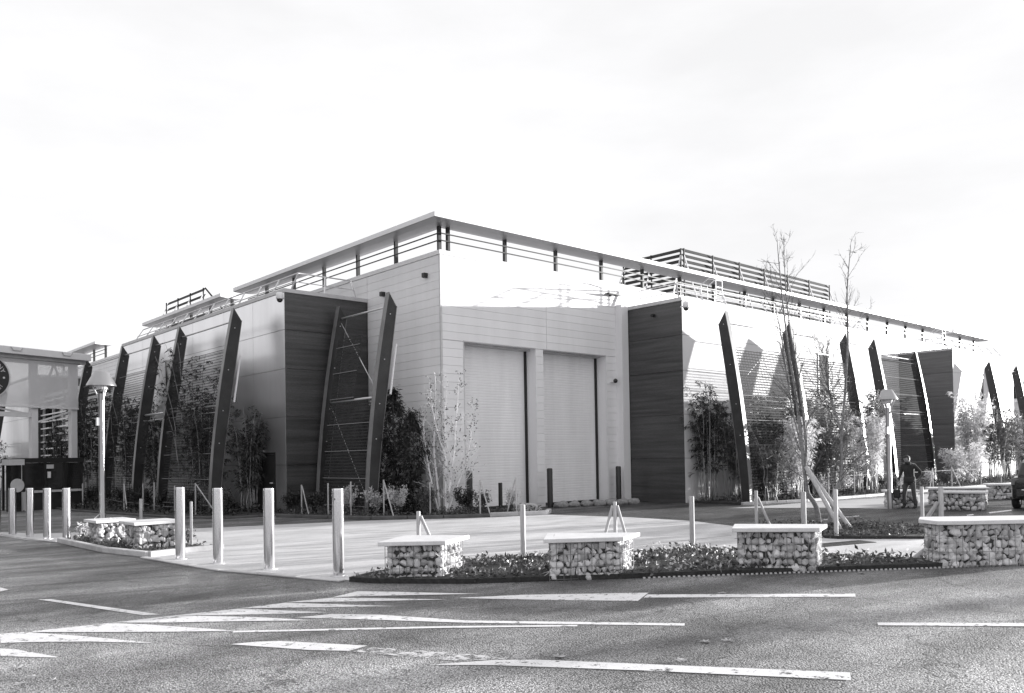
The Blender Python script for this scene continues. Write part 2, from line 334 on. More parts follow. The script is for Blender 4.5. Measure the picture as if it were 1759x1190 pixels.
# road markings, one painted piece each
marks = {
 's1': [(-14.45, -12.0), (-14.34, -12.18), (-14.12, -12.87), (-14.33, -12.62), (-14.51, -12.37)],
 's2': [(-14.3, -11.2), (-14.08, -11.3), (-13.68, -12.04), (-13.29, -12.88), (-13.75, -12.3), (-14.13, -11.93), (-14.39, -11.73)],
 's3': [(-14.05, -11.3), (-13.28, -11.45), (-13.04, -11.82), (-12.47, -12.91), (-12.96, -12.46), (-13.4, -12.02), (-14.01, -11.38)],
 's4': [(-13.27, -11.44), (-12.6, -11.53), (-11.96, -12.39), (-11.66, -12.96), (-12.29, -12.37), (-12.82, -11.91)],
 's5': [(-12.59, -11.51), (-11.91, -11.64), (-11.72, -11.94), (-11.29, -12.65), (-11.88, -12.2), (-12.47, -11.65)],
 's6': [(-11.9, -11.63), (-11.33, -11.68), (-11.02, -12.14), (-10.51, -12.91), (-11.13, -12.34), (-11.7, -11.81)],
 's7': [(-11.32, -11.66), (-10.73, -11.78), (-10.4, -12.2), (-9.81, -12.98), (-10.52, -12.39), (-10.89, -12.05)],
 's8': [(-10.72, -11.76), (-10.23, -11.57), (-9.91, -12.0), (-9.26, -12.96), (-10.02, -12.29), (-10.41, -11.96)],
 'l3': [(-11.7, -12.67), (-11.31, -12.78), (-10.96, -13.21), (-10.49, -14.2), (-9.02, -15.99), (-9.12, -16.06), (-10.57, -14.3), (-11.32, -13.19)],
 'l2': [(-12.51, -12.87), (-10.86, -14.26), (-9.84, -15.24), (-9.9, -15.29), (-10.91, -14.34), (-12.55, -12.95)],
 'diag': [(-13.46, -9.0), (-13.33, -9.11), (-12.71, -11.33), (-12.87, -11.24)],
 'e1': [(-13.58, -7.33), (-13.55, -7.73), (-13.67, -7.82)],
 'arrow': [(-9.68, -12.96), (-8.92, -13.42), (-7.74, -14.48), (-8.3, -14.77), (-8.9, -14.03)],
 'lr': [(-7.86, -14.56), (-6.1, -16.39), (-6.31, -16.5), (-8.07, -14.67)],
 'l4': [(-11.94, -15.5), (-11.43, -15.77), (-11.15, -16.05), (-9.73, -18.11), (-9.94, -18.22), (-10.83, -16.89), (-11.55, -15.91)],
 'l5': [(-7.66, -17.38), (-6.49, -18.68), (-6.67, -18.73), (-7.79, -17.45)],
 'ar2': [(-12.8, -13.46), (-12.57, -13.54), (-12.39, -13.68), (-11.9, -14.48), (-12.14, -14.54), (-12.38, -14.24)],
 'old': [(-12.13, -14.6), (-11.9, -14.57), (-11.35, -15.63), (-11.34, -15.83), (-11.69, -15.54)],
 'p1': [(3.81, -10.3), (6.45, -10.41), (6.06, -10.63), (3.52, -10.54)],
 'p2': [(9.44, -12.7), (10.9, -12.82), (10.4, -12.99), (8.99, -12.88)],
 'p3': [(8.1, -12.6), (8.53, -12.62), (8.21, -12.75), (7.8, -12.74)],
}
for i, (k, poly) in enumerate(marks.items()):
    o = MB().sheet(poly, 0.004 + 0.0006 * (i % 4)).build('road_marking', M['paint_old'] if k in ('old', 'p1') else M['paint']); tag(o, kind='structure')

# planting beds: low soil mounds edged by kerbs
front_bed = [(-9.83, -10.69), (-9.69, -11.09), (-8.83, -12.13), (-6.8, -13.58), (-5.64, -14.36), (-3.22, -16.08), (-1.38, -17.16), (-0.75, -16.99), (-2.54, -15.81), (-2.88, -14.34), (-3.25, -12.84), (-3.59, -12.15), (-6.46, -10.76), (-7.32, -10.24), (-9.2, -10.41)]
bed2 = [(-0.17, -11.19), (0.02, -13.08), (1.11, -14.45), (3.44, -14.03), (3.13, -12.07), (2.06, -11.19), (1.43, -10.35)]
small_bed = [(-10.91, -0.61), (-10.95, -3.46), (-10.66, -5.01), (-10.19, -4.83), (-9.26, -4.68), (-9.39, -3.64), (-9.7, 0.3), (-10.53, 0.64)]
bed_left = [(-7.2, 22.5), (-7.22, 13.2), (-6.27, 6.13), (-5.37, 4.0), (-3.25, 4.0), (-3.25, 22.5)]
bed_mid = [(-3.94, 3.2), (-3.3, 1.2), (-2.72, -0.13), (-1.18, -1.5), (0.21, -2.25), (1.6, -2.9), (2.2, -2.4), (0.9, -0.05), (-0.05, -0.05), (-0.05, 4.28), (-3.1, 4.28)]
bed_right = [(8.9, -3.4), (8.74, -5.1), (11.58, -5.92), (15.52, -6.17), (19.45, -6.28), (24.07, -6.4), (44, -7.0), (44, -2.95), (8.9, -2.95)]
for nm, poly, z in (('front', front_bed, 0.07), ('mid', bed2, 0.06), ('small', small_bed, 0.05), ('l', bed_left, 0.08), ('m', bed_mid, 0.08), ('r', bed_right, 0.08)):
    o = MB().prism(poly, -0.02, z).build('planting_bed_soil', M['soil']); tag(o, kind='structure')

def kerb_run(pts, w=0.13, h=0.12, piece=0.95, m='kerb'):
    holder = thing('kerb', None, None); tag(holder, kind='structure')
    for (x0, y0), (x1, y1) in zip(pts[:-1], pts[1:]):
        d = Vector((x1 - x0, y1 - y0, 0)); L = d.length; d /= L; n = max(1, round(L / piece))
        for k in range(n):
            a = Vector((x0, y0, h / 2)) + d * (L * k / n + 0.006); b = Vector((x0, y0, h / 2)) + d * (L * (k + 1) / n - 0.006)
            o = MB().bar(a, b, w, h).build('kerb_stone', M[m], holder); bevel(o, 0.015, 2)
kerb_run([(-11.1, -0.3), (-11.05, -3.46), (-10.75, -5.05), (-10.2, -4.92), (-9.2, -4.76)], h=0.11)
kerb_run([(-4.05, 3.3), (-3.4, 1.2), (-2.8, -0.2), (-1.22, -1.6), (0.0, -2.28)], h=0.10, m='kerb_dark')
kerb_run([(0.0, -2.28), (1.62, -3.0), (2.3, -2.45)], h=0.13)
kerb_run([(-10.86, -5.12), (-10.62, -8.1), (-9.9, -10.62)], w=0.14, h=0.03)
kerb_run([(-11.62, 4.2), (-11.4, 1.4), (-11.15, -0.2)], w=0.14, h=0.03)
kerb_run([(8.8, -5.2), (11.58, -6.02), (15.52, -6.27), (19.45, -6.38), (24.07, -6.5), (34, -6.8)], h=0.1)
kerb_run([(-7.3, 22.5), (-7.32, 13.2), (-6.37, 6.13), (-5.45, 3.95), (-3.3, 3.9)], h=0.07, m='kerb_dark')
# toothed edging strip along the front bed
edge = thing('bed_edging', None, None); tag(edge, kind='structure')
ebm = MB()
ep = [(-6.83, -13.65), (-5.67, -14.43), (-3.25, -16.15), (-1.4, -17.24)]
for (x0, y0), (x1, y1) in zip(ep[:-1], ep[1:]):
    d = Vector((x1 - x0, y1 - y0, 0)); L = d.length; d /= L; n = int(L / 0.07)
    for k in range(n):
        p = Vector((x0, y0, 0.014)) + d * (k * L / n); ebm.bar(p, p + d * 0.032, 0.018, 0.022)
ebm.build('edging_teeth', M['trim'], edge)['kind'] = 'stuff'
# doormat-like drainage grating in the path
gr = thing('drain_grating', 'dark metal drain grating set in the pale path behind the stone benches', 'grating', (-0.85, -13.55, 0.006), R(-15))
b = MB()
for k in range(14): b.box(-0.75, 0.75, -0.20 + k * 0.03, -0.185 + k * 0.03, 0, 0.012)
for k in range(7): b.box(-0.75 + k * 0.245, -0.735 + k * 0.245, -0.205, 0.21, 0.0, 0.010)
b.build('grate_bars', M['darksteel'], gr); MB().box(-0.76, 0.76, -0.21, 0.215, -0.001, 0.002).build('grate_pit', M['black'], gr)

# distant hills and shed at the right
hp = [(-200, 420), (-100, 430), (0, 420), (120, 400), (230, 330), (330, 230), (420, 120), (450, 0), (440, -120), (420, -260)]
random.seed(3)
vs = []; fs = []
N = 90
for i in range(N):
    t = i / (N - 1) * (len(hp) - 1); k = min(int(t), len(hp) - 2); fr = t - k
    x = hp[k][0] * (1 - fr) + hp[k + 1][0] * fr; y = hp[k][1] * (1 - fr) + hp[k + 1][1] * fr
    h = 7 + 4 * math.sin(i * 0.31) + random.uniform(-1.2, 1.2)
    vs += [(x, y, -1), (x * 1.06, y * 1.06, h), (x * 1.3, y * 1.3, -1)]
for i in range(N - 1):
    a = i * 3; fs += [(a, a + 3, a + 4, a + 1), (a + 1, a + 4, a + 5, a + 2)]
tag(MB().add(vs, fs).build('hills', M['hill']), kind='structure')

# ================================================================== THE HALL
hall = thing('industrial_hall', 'large pale metal clad hall with overhanging flat roof, dark leaning ribs and two roller doors', 'building')
HM, HW = 8.43, 7.50            # tall core and lower wings
LX, RY, RY2 = -3.2, -2.84, -2.98
YW0, YW1 = 4.33, 21.02         # wing on the shaded front
XW0, XW1 = 8.83, 24.9          # wing on the sunny front
XV0, XV1 = 33.5, 43.25         # second wing on the sunny front
c = MB()
c.box(0.06, 47.9, 0.96, 46.9, -0.02, HM - 0.03)                      # core behind the door recess
c.box(0.06, 0.93, 0.06, 0.95, -0.02, HM - 0.04); c.box(4.16, 4.51, 0.06, 0.95, -0.02, 5.57); c.box(7.85, 47.9, 0.06, 0.95, -0.02, HM - 0.04)
c.box(0.93, 7.85, 0.06, 0.95, 5.58, HM - 0.04)
c.build('wall', M['core'], hall)
MB().box(LX + 0.06, 0.05, YW0 + 0.06, YW1, -0.02, HW - 0.02).build('wing_core', M['core_dark'], hall)
MB().box(XW0 + 0.06, XW1 - 0.06, RY + 0.06, 0.05, -0.02, HW - 0.02).build('wing_core', M['core_dark'], hall)
MB().box(XV0 + 0.06, XV1, RY2 + 0.06, 0.05, -0.02, HW - 0.02).build('wing_core', M['core_dark'], hall)

def panel(ax, lo, hi, z0, z1, at, m, gap=0.010, depth=0.05, name='panel', parent=None):
    """one cassette; ax 'X' = face looking to -X standing at X=at, ax 'Y' = face looking to -Y at Y=at"""
    b = MB(); e = 0.002
    g_ = gap / 2
    a0, a1, b0, b1 = lo + g_, hi - g_, z0 + g_, z1 - g_
    if ax == 'X':
        vs = [(at + depth, a0, b0), (at + depth, a1, b0), (at + depth, a1, b1), (at + depth, a0, b1), (at, a0 + e, b0 + e), (at, a1 - e, b0 + e), (at, a1 - e, b1 - e), (at, a0 + e, b1 - e)]
        fs = [(4, 7, 6, 5), (0, 4, 5, 1), (1, 5, 6, 2), (2, 6, 7, 3), (3, 7, 4, 0)]
    else:
        vs = [(a0, at + depth, b0), (a1, at + depth, b0), (a1, at + depth, b1), (a0, at + depth, b1), (a0 + e, at, b0 + e), (a1 - e, at, b0 + e), (a1 - e, at, b1 - e), (a0 + e, at, b1 - e)]
        fs = [(4, 5, 6, 7), (0, 1, 5, 4), (1, 2, 6, 5), (2, 3, 7, 6), (3, 0, 4, 7)]
    b.add(vs, fs)
    return b.build(name, m, parent or hall)

# --- tall corner: narrow horizontal boards
P = 0.272
nrow = 31
zs = [HM - 0.14 - P * k for k in range(nrow)] + [0.0]
for k in range(nrow):
    z1, z0 = zs[k], max(zs[k + 1], 0.0)
    if z1 - z0 < 0.05: continue
    panel('X', 0.0, 4.30, z0, z1, 0.0, M['panel'], gap=0.003)
    if z0 > 7.4: panel('X', 4.32, 21.0, z0, z1, 0.0, M['panel'], gap=0.003)
    if z0 > 5.55:
        panel('Y', 0.0, 4.70, z0, z1, 0.0, M['panel'], gap=0.003); panel('Y', 4.71, 8.81, z0, z1, 0.0, M['panel'], gap=0.003)
    else:
        zt = min(z1, 5.56)
        panel('Y', 0.0, 0.92, z0, zt, 0.0, M['panel'], gap=0.003)
        panel('Y', 4.15, 4.52, z0, zt, 0.0, M['panel'], gap=0.003)
        panel('Y', 7.85, 8.81, z0, zt, 0.0, M['panel'], gap=0.003)
# above the wings and in the second recess of the sunny front
for k in range(5): panel('Y', 8.83, 24.0, HM - 0.14 - P * (k + 1), HM - 0.14 - P * k, 0.0, M['panel'], gap=0.003)
for k in range(5): panel('Y', 24.0 + 0.01, 47.8, HM - 0.14 - P * (k + 1), HM - 0.14 - P * k, 0.0, M['panel'], gap=0.003)
for k in range(5):
    z1 = 7.06 - 1.5 * k; z0 = max(z1 - 1.5, 0)
    if z1 > z0 + .05:
        for a in range(3): panel('Y', 24.9 + a * 2.87, 24.9 + (a + 1) * 2.87, z0, z1, 0.0, M['wing_lit'])
# coping strips
MB().box(-0.03, 0.13, -0.03, 46.9, HM - 0.135, HM).build('coping', M['fascia'], hall)
MB().box(0.131, 47.8, -0.03, 0.13, HM - 0.135, HM).build('coping', M['fascia'], hall)
MB().box(0.1, 47.8, 0.1, 46.8, HM - 0.2, HM - 0.12).build('roof', M['roof'], hall)
# corner trim
MB().box(-0.012, 0.05, -0.012, 0.05, 0.0, HM - 0.136).build('corner_trim', M['trim'], hall)

# --- wings: large cassettes
rows = [0.0, 1.63, 3.23, 4.83, 6.13, 7.37]
ysplit = [YW0, 6.72, 9.19, 12.24, 15.43, 18.16, YW1]
for a, b_ in zip(ysplit[:-1], ysplit[1:]):
    for z0, z1 in zip(rows[:-1], rows[1:]): panel('X', a, b_, z0, z1, LX, M['wing'])
for z0, z1 in zip(rows[:-1], rows[1:]):
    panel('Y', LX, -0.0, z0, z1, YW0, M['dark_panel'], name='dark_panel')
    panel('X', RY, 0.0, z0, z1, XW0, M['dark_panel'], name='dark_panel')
    panel('X', RY2, 0.0, z0, z1, XV0, M['dark_panel_far'], name='dark_panel_hazed')
xs = [XW0, 11.99, 15.2, 18.4, 21.7, XW1]
for a, b_ in zip(xs[:-1], xs[1:]):
    for z0, z1 in zip(rows[:-1], rows[1:]): panel('Y', a, b_, z0, z1, RY, M['wing_lit'])
xs = [XV0, 36.7, 40.0, XV1]
for a, b_ in zip(xs[:-1], xs[1:]):
    for z0, z1 in zip(rows[:-1], rows[1:]): panel('Y', a, b_, z0, z1, RY2, M['wing_lit'])
for x0, x1, y0, y1 in ((LX - 0.03, 0.0, YW0 - 0.03, YW1), (XW0 - 0.03, XW1, RY - 0.03, 0.0), (XV0 - 0.03, XV1, RY2 - 0.03, 0.0)):
    MB().box(x0, x1, y0, y0 + 0.12, 7.372, HW).build('wing_coping', M['trim'], hall)
    MB().box(x0, x0 + 0.12, y0 + 0.121, y1, 7.372, HW).build('wing_coping', M['trim'], hall)
    MB().box(x1 - 0.12, x1, y0 + 0.121, y1, 7.373, HW - 0.002).build('wing_coping', M['trim'], hall)
    MB().box(x0 + 0.125, x1 - 0.125, y0 + 0.125, y1 - 0.03, 7.3, 7.42).build('wing_roof', M['roof'], hall)

# --- box duct in the inner corner and small reveals
MB().box(8.42, 8.80, -0.32, 0.04, 0.0, 7.55).build('corner_duct', M['panel'], hall)

# --- roller doors
def roller(x0, x1, zt):
    d = thing('roller_door', None, None); d.parent = hall
    if 'category' in d: del d['category']
    b = MB(); n = int(zt / 0.09); yb = 0.55
    vs = []; fs = []
    for k in range(n + 1):
        z = zt * k / n
        for dz, dy in ((0.0, 0.009), (0.012, 0.0), (0.078, 0.0)):
            if k == n and dz > 0: continue
            vs += [(x0, yb + dy, z + dz), (x1, yb + dy, z + dz)]
    for i in range(len(vs) // 2 - 1): fs.append((2 * i, 2 * i + 1, 2 * i + 3, 2 * i + 2))
    b.add(vs, fs).build('curtain', M['door'], d)
    s = MB()
    s.box(x1 - 0.07, x1 - 0.003, 0.47, 0.545, 0.0, zt); s.box(x0 + 0.003, x0 + 0.03, 0.47, 0.545, 0.0, zt); s.build('side_seal', M['black'], d)
    MB().box(x0 + 0.01, x1 - 0.08, 0.50, 0.56, 0.005, 0.10).build('bottom_bar', M['darksteel'], d)
    MB().box(x0, x1, 0.3, 0.54, zt - 0.06, zt).build('head_box', M['trim'], d)
    return d
roller(0.93, 4.15, 5.575); roller(4.52, 7.84, 5.575)
rv = MB()
for x in (0.922, 4.152, 4.512, 7.842): rv.box(x, x + 0.006, 0.052, 0.95, 0.0, 5.575)
rv.box(0.93, 7.84, 0.052, 0.95, 5.577, 5.585); rv.build('door_reveal', M['panel'], hall)
fr = MB(); fr.box(0.90, 0.93, -0.012, 0.05, 0, 5.6); fr.box(0.931, 4.15, -0.012, 0.05, 5.561, 5.59); fr.box(4.521, 7.84, -0.012, 0.05, 5.561, 5.59)
fr.build('door_frame', M['trim'], hall)

# --- personnel door and window in the shaded wing
pd = thing('service_door', None, None); del_ = pd.parent = hall
MB().box(LX - 0.015, LX + 0.02, 5.14, 6.62, 0.02, 1.99).build('leaf', M['darksteel'], pd)
MB().box(LX - 0.025, LX - 0.002, 5.06, 5.13, 0.0, 2.06).box(LX - 0.025, LX - 0.002, 6.63, 6.70, 0.0, 2.06).box(LX - 0.025, LX - 0.002, 5.131, 6.629, 2.0, 2.06).build('frame', M['blackpaint'], pd)
MB().box(LX - 0.07, LX - 0.016, 5.28, 5.40, 1.0, 1.05).build('handle', M['rail'], pd)
MB().box(LX - 0.06, LX - 0.01, 5.92, 6.03, 2.08, 2.16).build('door_lamp', M['white'], pd)
def window(ax, lo, hi, z0, z1, at):
    w = thing('window', None, None); w.parent = hall
    b = MB(); t = 0.05
    if ax == 'X':
        MB().box(at - 0.012, at + 0.02, lo, hi, z0, z1).build('pane', M['glass'], w)
        b.box(at - 0.03, at + 0.0, lo - t, lo, z0 - t, z1 + t).box(at - 0.03, at + 0.0, hi, hi + t, z0 - t, z1 + t).box(at - 0.03, at + 0.0, lo + .001, hi - .001, z1, z1 + t).box(at - 0.06, at + 0.0, lo + .001, hi - .001, z0 - t, z0)
    else:
        MB().box(lo, hi, at - 0.012, at + 0.02, z0, z1).build('pane', M['glass'], w)
        b.box(lo - t, lo, at - 0.03, at, z0 - t, z1 + t).box(hi, hi + t, at - 0.03, at, z0 - t, z1 + t).box(lo + .001, hi - .001, at - 0.03, at, z1, z1 + t).box(lo + .001, hi - .001, at - 0.06, at, z0 - t, z0)
    b.build('frame', M['trim'], w)
window('X', 14.1, 15.25, 4.0, 6.1, LX)
window('Y', 18.7, 19.6, 4.3, 6.1, RY); window('Y', 36.9, 38.0, 4.75, 6.05, RY2)

# --- glazed porch far along the shaded front, with white sun bars, and a second wing beyond it
MB().box(-2.5, 0.05, 21.1, 37.9, 0.0, 6.0).build('glazed_porch', M['glass'], hall)
MB().box(-2.75, 0.0, 21.08, 37.95, 6.001, 6.2).build('porch_roof', M['trim'], hall)
for k in range(5): panel('X', 21.05, 46.8, 7.03 + 0.252 * k, 7.03 + 0.252 * (k + 1), 0.0, M['panel'])
for k in range(4): panel('X', 21.05, 46.8, 6.21 + 0.205 * k, 6.21 + 0.205 * (k + 1), 0.0, M['panel'])
for y in [21.6 + 2.3 * k for k in range(8)]: MB().box(-2.85, -2.72, y, y + 0.1, 0.0, 5.99).build('mullion', M['trim'], hall)
for k in range(10): MB().box(-2.95, -2.87, 21.3, 37.9, 1.9 + 0.42 * k, 1.98 + 0.42 * k).build('sun_bar', M['white'], hall)
MB().box(LX + 0.06, 0.05, 38.06, 62.0, -0.02, HW - 0.02).build('wing_core', M['core'], hall)
for a_ in range(6):
    for z0, z1 in zip(rows[:-1], rows[1:]): panel('X', 38.0 + 4 * a_, 42.0 + 4 * a_, z0, z1, LX, M['wing'])
for z0, z1 in zip(rows[:-1], rows[1:]): panel('Y', LX, 0.0, z0, z1, 38.0, M['dark_panel'], name='dark_panel')
MB().box(LX - 0.03, 0.0, 37.97, 62.0, 7.372, HW).build('wing_coping', M['trim'], hall)

# --- roof canopy: thin ring on posts, open above the wall
def canopy_arm(ax, lo, hi, corner=False):
    """cross section runs from -0.70 (fascia) to +0.42; ax 'X' runs along Y over the X=0 wall"""
    prof = [(-0.70, 9.385), (-0.70, 9.235), (-0.66, 9.222), (-0.35, 9.200), (0.05, 9.205), (0.30, 9.235), (0.42, 9.30), (0.36, 9.36), (0.0, 9.40)]
    b = MB(); n = len(prof); vs = []
    for end in (0, 1):
        for o_, z in prof:
            t = (lo if end == 0 else hi)
            if corner and end == 0: t = o_
            vs.append((o_, t, z) if ax == 'X' else (t, o_, z))
    fs = []
    mi = []
    for i in range(n):
        j = (i + 1) % n; q = (i, j, n + j, n + i)
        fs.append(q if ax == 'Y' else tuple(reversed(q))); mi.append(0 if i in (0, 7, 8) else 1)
    fs += [tuple(range(n)), tuple(reversed(range(n, 2 * n)))]; mi += [0, 0]
    base = len(b.v); b.add(vs, fs); b.mi = mi
    return b
def canopy_set(axis_lo_hi, corner=False):
    cn = thing('roof_canopy', None, None); cn.parent = hall
    for ax, lo, hi in axis_lo_hi:
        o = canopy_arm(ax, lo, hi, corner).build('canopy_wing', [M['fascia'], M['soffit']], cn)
        s = (0.1 if ax == 'X' else 0.38) if corner else lo + 0.5
        while s < hi - 0.1:
            bb = MB()
            if ax == 'X': bb.box(0.0, 0.12, s - 0.045, s + 0.045, HM + 0.001, 9.25)
            else: bb.box(s - 0.045, s + 0.045, 0.0, 0.12, HM + 0.001, 9.25)
            bb.build('canopy_post', M['darksteel'], cn)
            s += 2.45
        for z in (8.735, 8.965):
            bb = MB()
            if ax == 'X': bb.box(-0.035, -0.002, (0.05 if corner else lo), hi, z - 0.018, z + 0.018)
            else: bb.box((0.05 if corner else lo), hi, -0.035, -0.002, z - 0.018, z + 0.018)
            bb.build('canopy_rail', M['darksteel'], cn)
    if corner:
        for z in (8.735, 8.965): MB().bar((-0.018, 0.07, z), (0.07, -0.018, z), 0.033, 0.036).build('canopy_rail', M['darksteel'], cn)
canopy_set([('X', 0, 14.05), ('Y', 0, 39.6)], corner=True)
canopy_set([('X', 15.43, 25.8)]); canopy_set([('X', 34.4, 46.0)]); canopy_set([('Y', 40.1, 46.35)])

# --- leaning ribs
def wpos(kind, base, s, w, z): return (base - w, s, z) if kind == 'L' else (s, base - w, z)
def woff(z, wb, wt, H): return wb - (wb - wt) * (max(z, 0) / H) ** 1.42
def rib(kind, base, s, wb=1.6, wt=0.7, H=7.05, strip=False):
    r = thing('rib', None, None); r.parent = hall
    n = 14; t = 0.05; b = MB(); fl = MB()
    zl = [-0.05 + (H - 0.42 + 0.05) * i / n for i in range(n + 1)]
    def hdep(z): return 0.155 + 0.055 * math.sin(math.pi * min(1, max(0, (1.12 - z / H)) / 1.12) ** 0.8) - 0.035 * max(0, z / H - 0.6)
    ring = []
    for z in zl:
        w = woff(z, wb, wt, H); d = hdep(z)
        ring.append([wpos(kind, base, s - t, w + d, z), wpos(kind, base, s + t, w + d, z), wpos(kind, base, s + t, w - d, z), wpos(kind, base, s - t, w - d, z)])
    vs = [p for q in ring for p in q]; fs = []
    for i in range(n):
        for k in range(4): fs.append((4 * i + k, 4 * i + (k + 1) % 4, 4 * i + 4 + (k + 1) % 4, 4 * i + 4 + k))
    w = woff(H, wb, wt, H); top = len(vs)
    do = hdep(H); vs += [wpos(kind, base, s - t, w + do, H), wpos(kind, base, s + t, w + do, H)]
    e = 4 * n
    fs += [(e, top, e + 3), (e + 1, e + 2, top + 1), (e, e + 1, top + 1, top), (e + 2, e + 3, top, top + 1), (3, 2, 1, 0)]
    b.add(vs, fs).build('web', M['darksteel'], r)
    # outer and inner flange
    for sg, hw in ((1, 0.10), (-1, 0.07)):
        vs = []; fs = []
        zf = zl + [H - 0.01] if sg > 0 else zl
        for z in zf:
            w = woff(z, wb, wt, H); d = hdep(z)
            for (ds, dw) in ((-hw, d + 0.001), (hw, d + 0.001), (hw, d + 0.018), (-hw, d + 0.018)): vs.append(wpos(kind, base, s + ds, w + sg * dw, z))
        nf = len(zf) - 1
        for i in range(nf):
            for k in range(4): fs.append((4 * i + k, 4 * i + (k + 1) % 4, 4 * i + 4 + (k + 1) % 4, 4 * i + 4 + k))
        fs += [(3, 2, 1, 0), (4 * nf, 4 * nf + 1, 4 * nf + 2, 4 * nf + 3)]
        MB().add(vs, fs).build('flange', M['flange'], r)
    bo = MB()
    for z in (6.35, 4.9, 3.5, 2.4):
        w = woff(z, wb, wt, H)
        p = Vector(wpos(kind, base, s - t - 0.02, w + 0.02, z)); bo.obox(p, (0.014, 0, 0), (0, 0.014, 0), (0, 0, 0.014))
    bo.build('bolts', M['rail'], r)
    if strip:
        z0, z1 = 3.8, 5.4
        a = Vector(wpos(kind, base, s - 0.14, woff(z0, wb, wt, H) - 0.30, z0)); q = Vector(wpos(kind, base, s - 0.14, woff(z1, wb, wt, H) - 0.30, z1))
        MB().bar(a, q, 0.05, 0.05).build('light_tube', M['white'], r)
    return r
for i, y in enumerate((6.38, 11.35, 14.2, 18.2, 23.8, 43.0, 48.0)): rib('L', LX, y, strip=(i == 0))
rib('L', 0.0, 3.98, 2.1, 1.2); rib('L', 0.0, 0.92, 2.1, 1.2, strip=True)
for x in (9.3, 13.6, 18.2, 20.85): rib('R', RY, x, 2.25, 1.39, 6.82)
rib('R', 0.0, 30.6, 2.9, 2.0, 7.2)
for x in (36.6, 41.2): rib('R', RY2, x, H=6.9)

# --- tie bars and expanded metal between the ribs
def tie(kind, base, s0, s1, z, wb=1.6, wt=0.7, rad=0.03, z2=None, nm='tie_bar'):
    z2 = z if z2 is None else z2
    MB().tube([wpos(kind, base, s0, woff(z, wb, wt, 7.05), z), wpos(kind, base, s1, woff(z2, wb, wt, 7.05), z2)], rad, 8).build(nm, M['rail'], hall, smooth=True)
for s0, s1 in ((6.45, 11.28), (11.42, 14.13), (14.27, 18.13), (18.27, 23.73)):
    tie('L', LX, s0, s1, 6.62); tie('L', LX, s0, s1, 3.72, rad=0.04); tie('L', LX, s0, s1, 3.48, rad=0.018)
tie('L', 0.0, 0.99, 3.91, 6.62, 2.1, 1.2); tie('L', 0.0, 0.99, 3.91, 3.72, 2.1, 1.2, 0.04)
tie('L', 0.0, 3.9, 0.99, 6.45, 2.1, 1.2, 0.014, 3.8, 'brace_rod'); tie('L', 0.0, 3.9, 0.99, 3.6, 2.1, 1.2, 0.014, 0.3, 'brace_rod')
WR = (2.25, 1.39)
for s0, s1 in ((9.37, 13.53), (13.67, 18.13), (18.27, 20.78)):
    tie('R', RY, s0, s1, 6.40, *WR, 0.024); tie('R', RY, s0, s1, 3.66, *WR, 0.032); tie('R', RY, s0, s1, 3.42, *WR, 0.016)
tie('R', 0.0, 25.0, 30.53, 6.7, 2.9, 2.0, 0.02); tie('R', 0.0, 25.0, 30.53, 3.7, 2.9, 2.0, 0.026)
tie('R', RY2, 36.7, 41.1, 6.5); tie('R', RY2, 36.7, 41.1, 3.7)
tie('R', RY, 9.45, 11.6, 3.4, *WR, 0.014, 0.4, 'brace_rod'); tie('R', RY, 9.45, 11.2, 4.1, *WR, 0.014, 5.2, 'brace_rod')

def mesh_panel(kind, base, s0, s1, z0, z1, wb=1.6, wt=0.7, cw=0.10, ch=0.10, hb=0.019):
    t = thing('mesh_panel', None, None); t.parent = hall
    b = MB(); nz = int((z1 - z0) / ch); nx = int((s1 - s0) / cw)
    def pt(s_, z): return wpos(kind, base, s_, woff(z, wb, wt, 7.05) + 0.05, z)
    for j in range(nz + 1):
        z = z0 + j * ch; b.add([pt(s0, z - hb), pt(s1, z - hb), pt(s1, z + hb), pt(s0, z + hb)], [(0, 1, 2, 3)])
        if j == nz: continue
        for i in range(nx):
            x = s0 + (i + (0.25 if j % 2 else 0.75)) * (s1 - s0) / nx
            b.add([pt(x - hb, z + hb), pt(x + hb, z + hb), pt(x + hb, z + ch - hb), pt(x - hb, z + ch - hb)], [(0, 1, 2, 3)])
    b.build('expanded_sheet', M['meshsteel'], t)
    z = z0 + 0.05
    while z < z1:
        MB().bar(wpos(kind, base, s0, woff(z, wb, wt, 7.05) + 0.085, z), wpos(kind, base, s1, woff(z, wb, wt, 7.05) + 0.085, z), 0.016, 0.016).build('cross_bar', M['bar'], t)
        z += 0.88
for s0, s1 in ((6.5, 11.2), (14.35, 18.0), (18.3, 23.6)): mesh_panel('L', LX, s0, s1, 0.25, 5.7, hb=0.010)
mesh_panel('L', 0.0, 1.05, 3.85, 0.25, 3.66, 2.1, 1.2); mesh_panel('L', 0.0, 2.35, 3.85, 3.75, 5.9, 2.1, 1.2)
for s0, s1, hb in ((9.5, 13.45, 0.019), (13.8, 18.0, 0.019)): mesh_panel('R', RY, s0, s1, 0.25, 5.5, *WR, hb=hb)
mesh_panel('R', 0.0, 25.1, 30.5, 0.25, 6.5, 2.9, 2.0, hb=0.013)

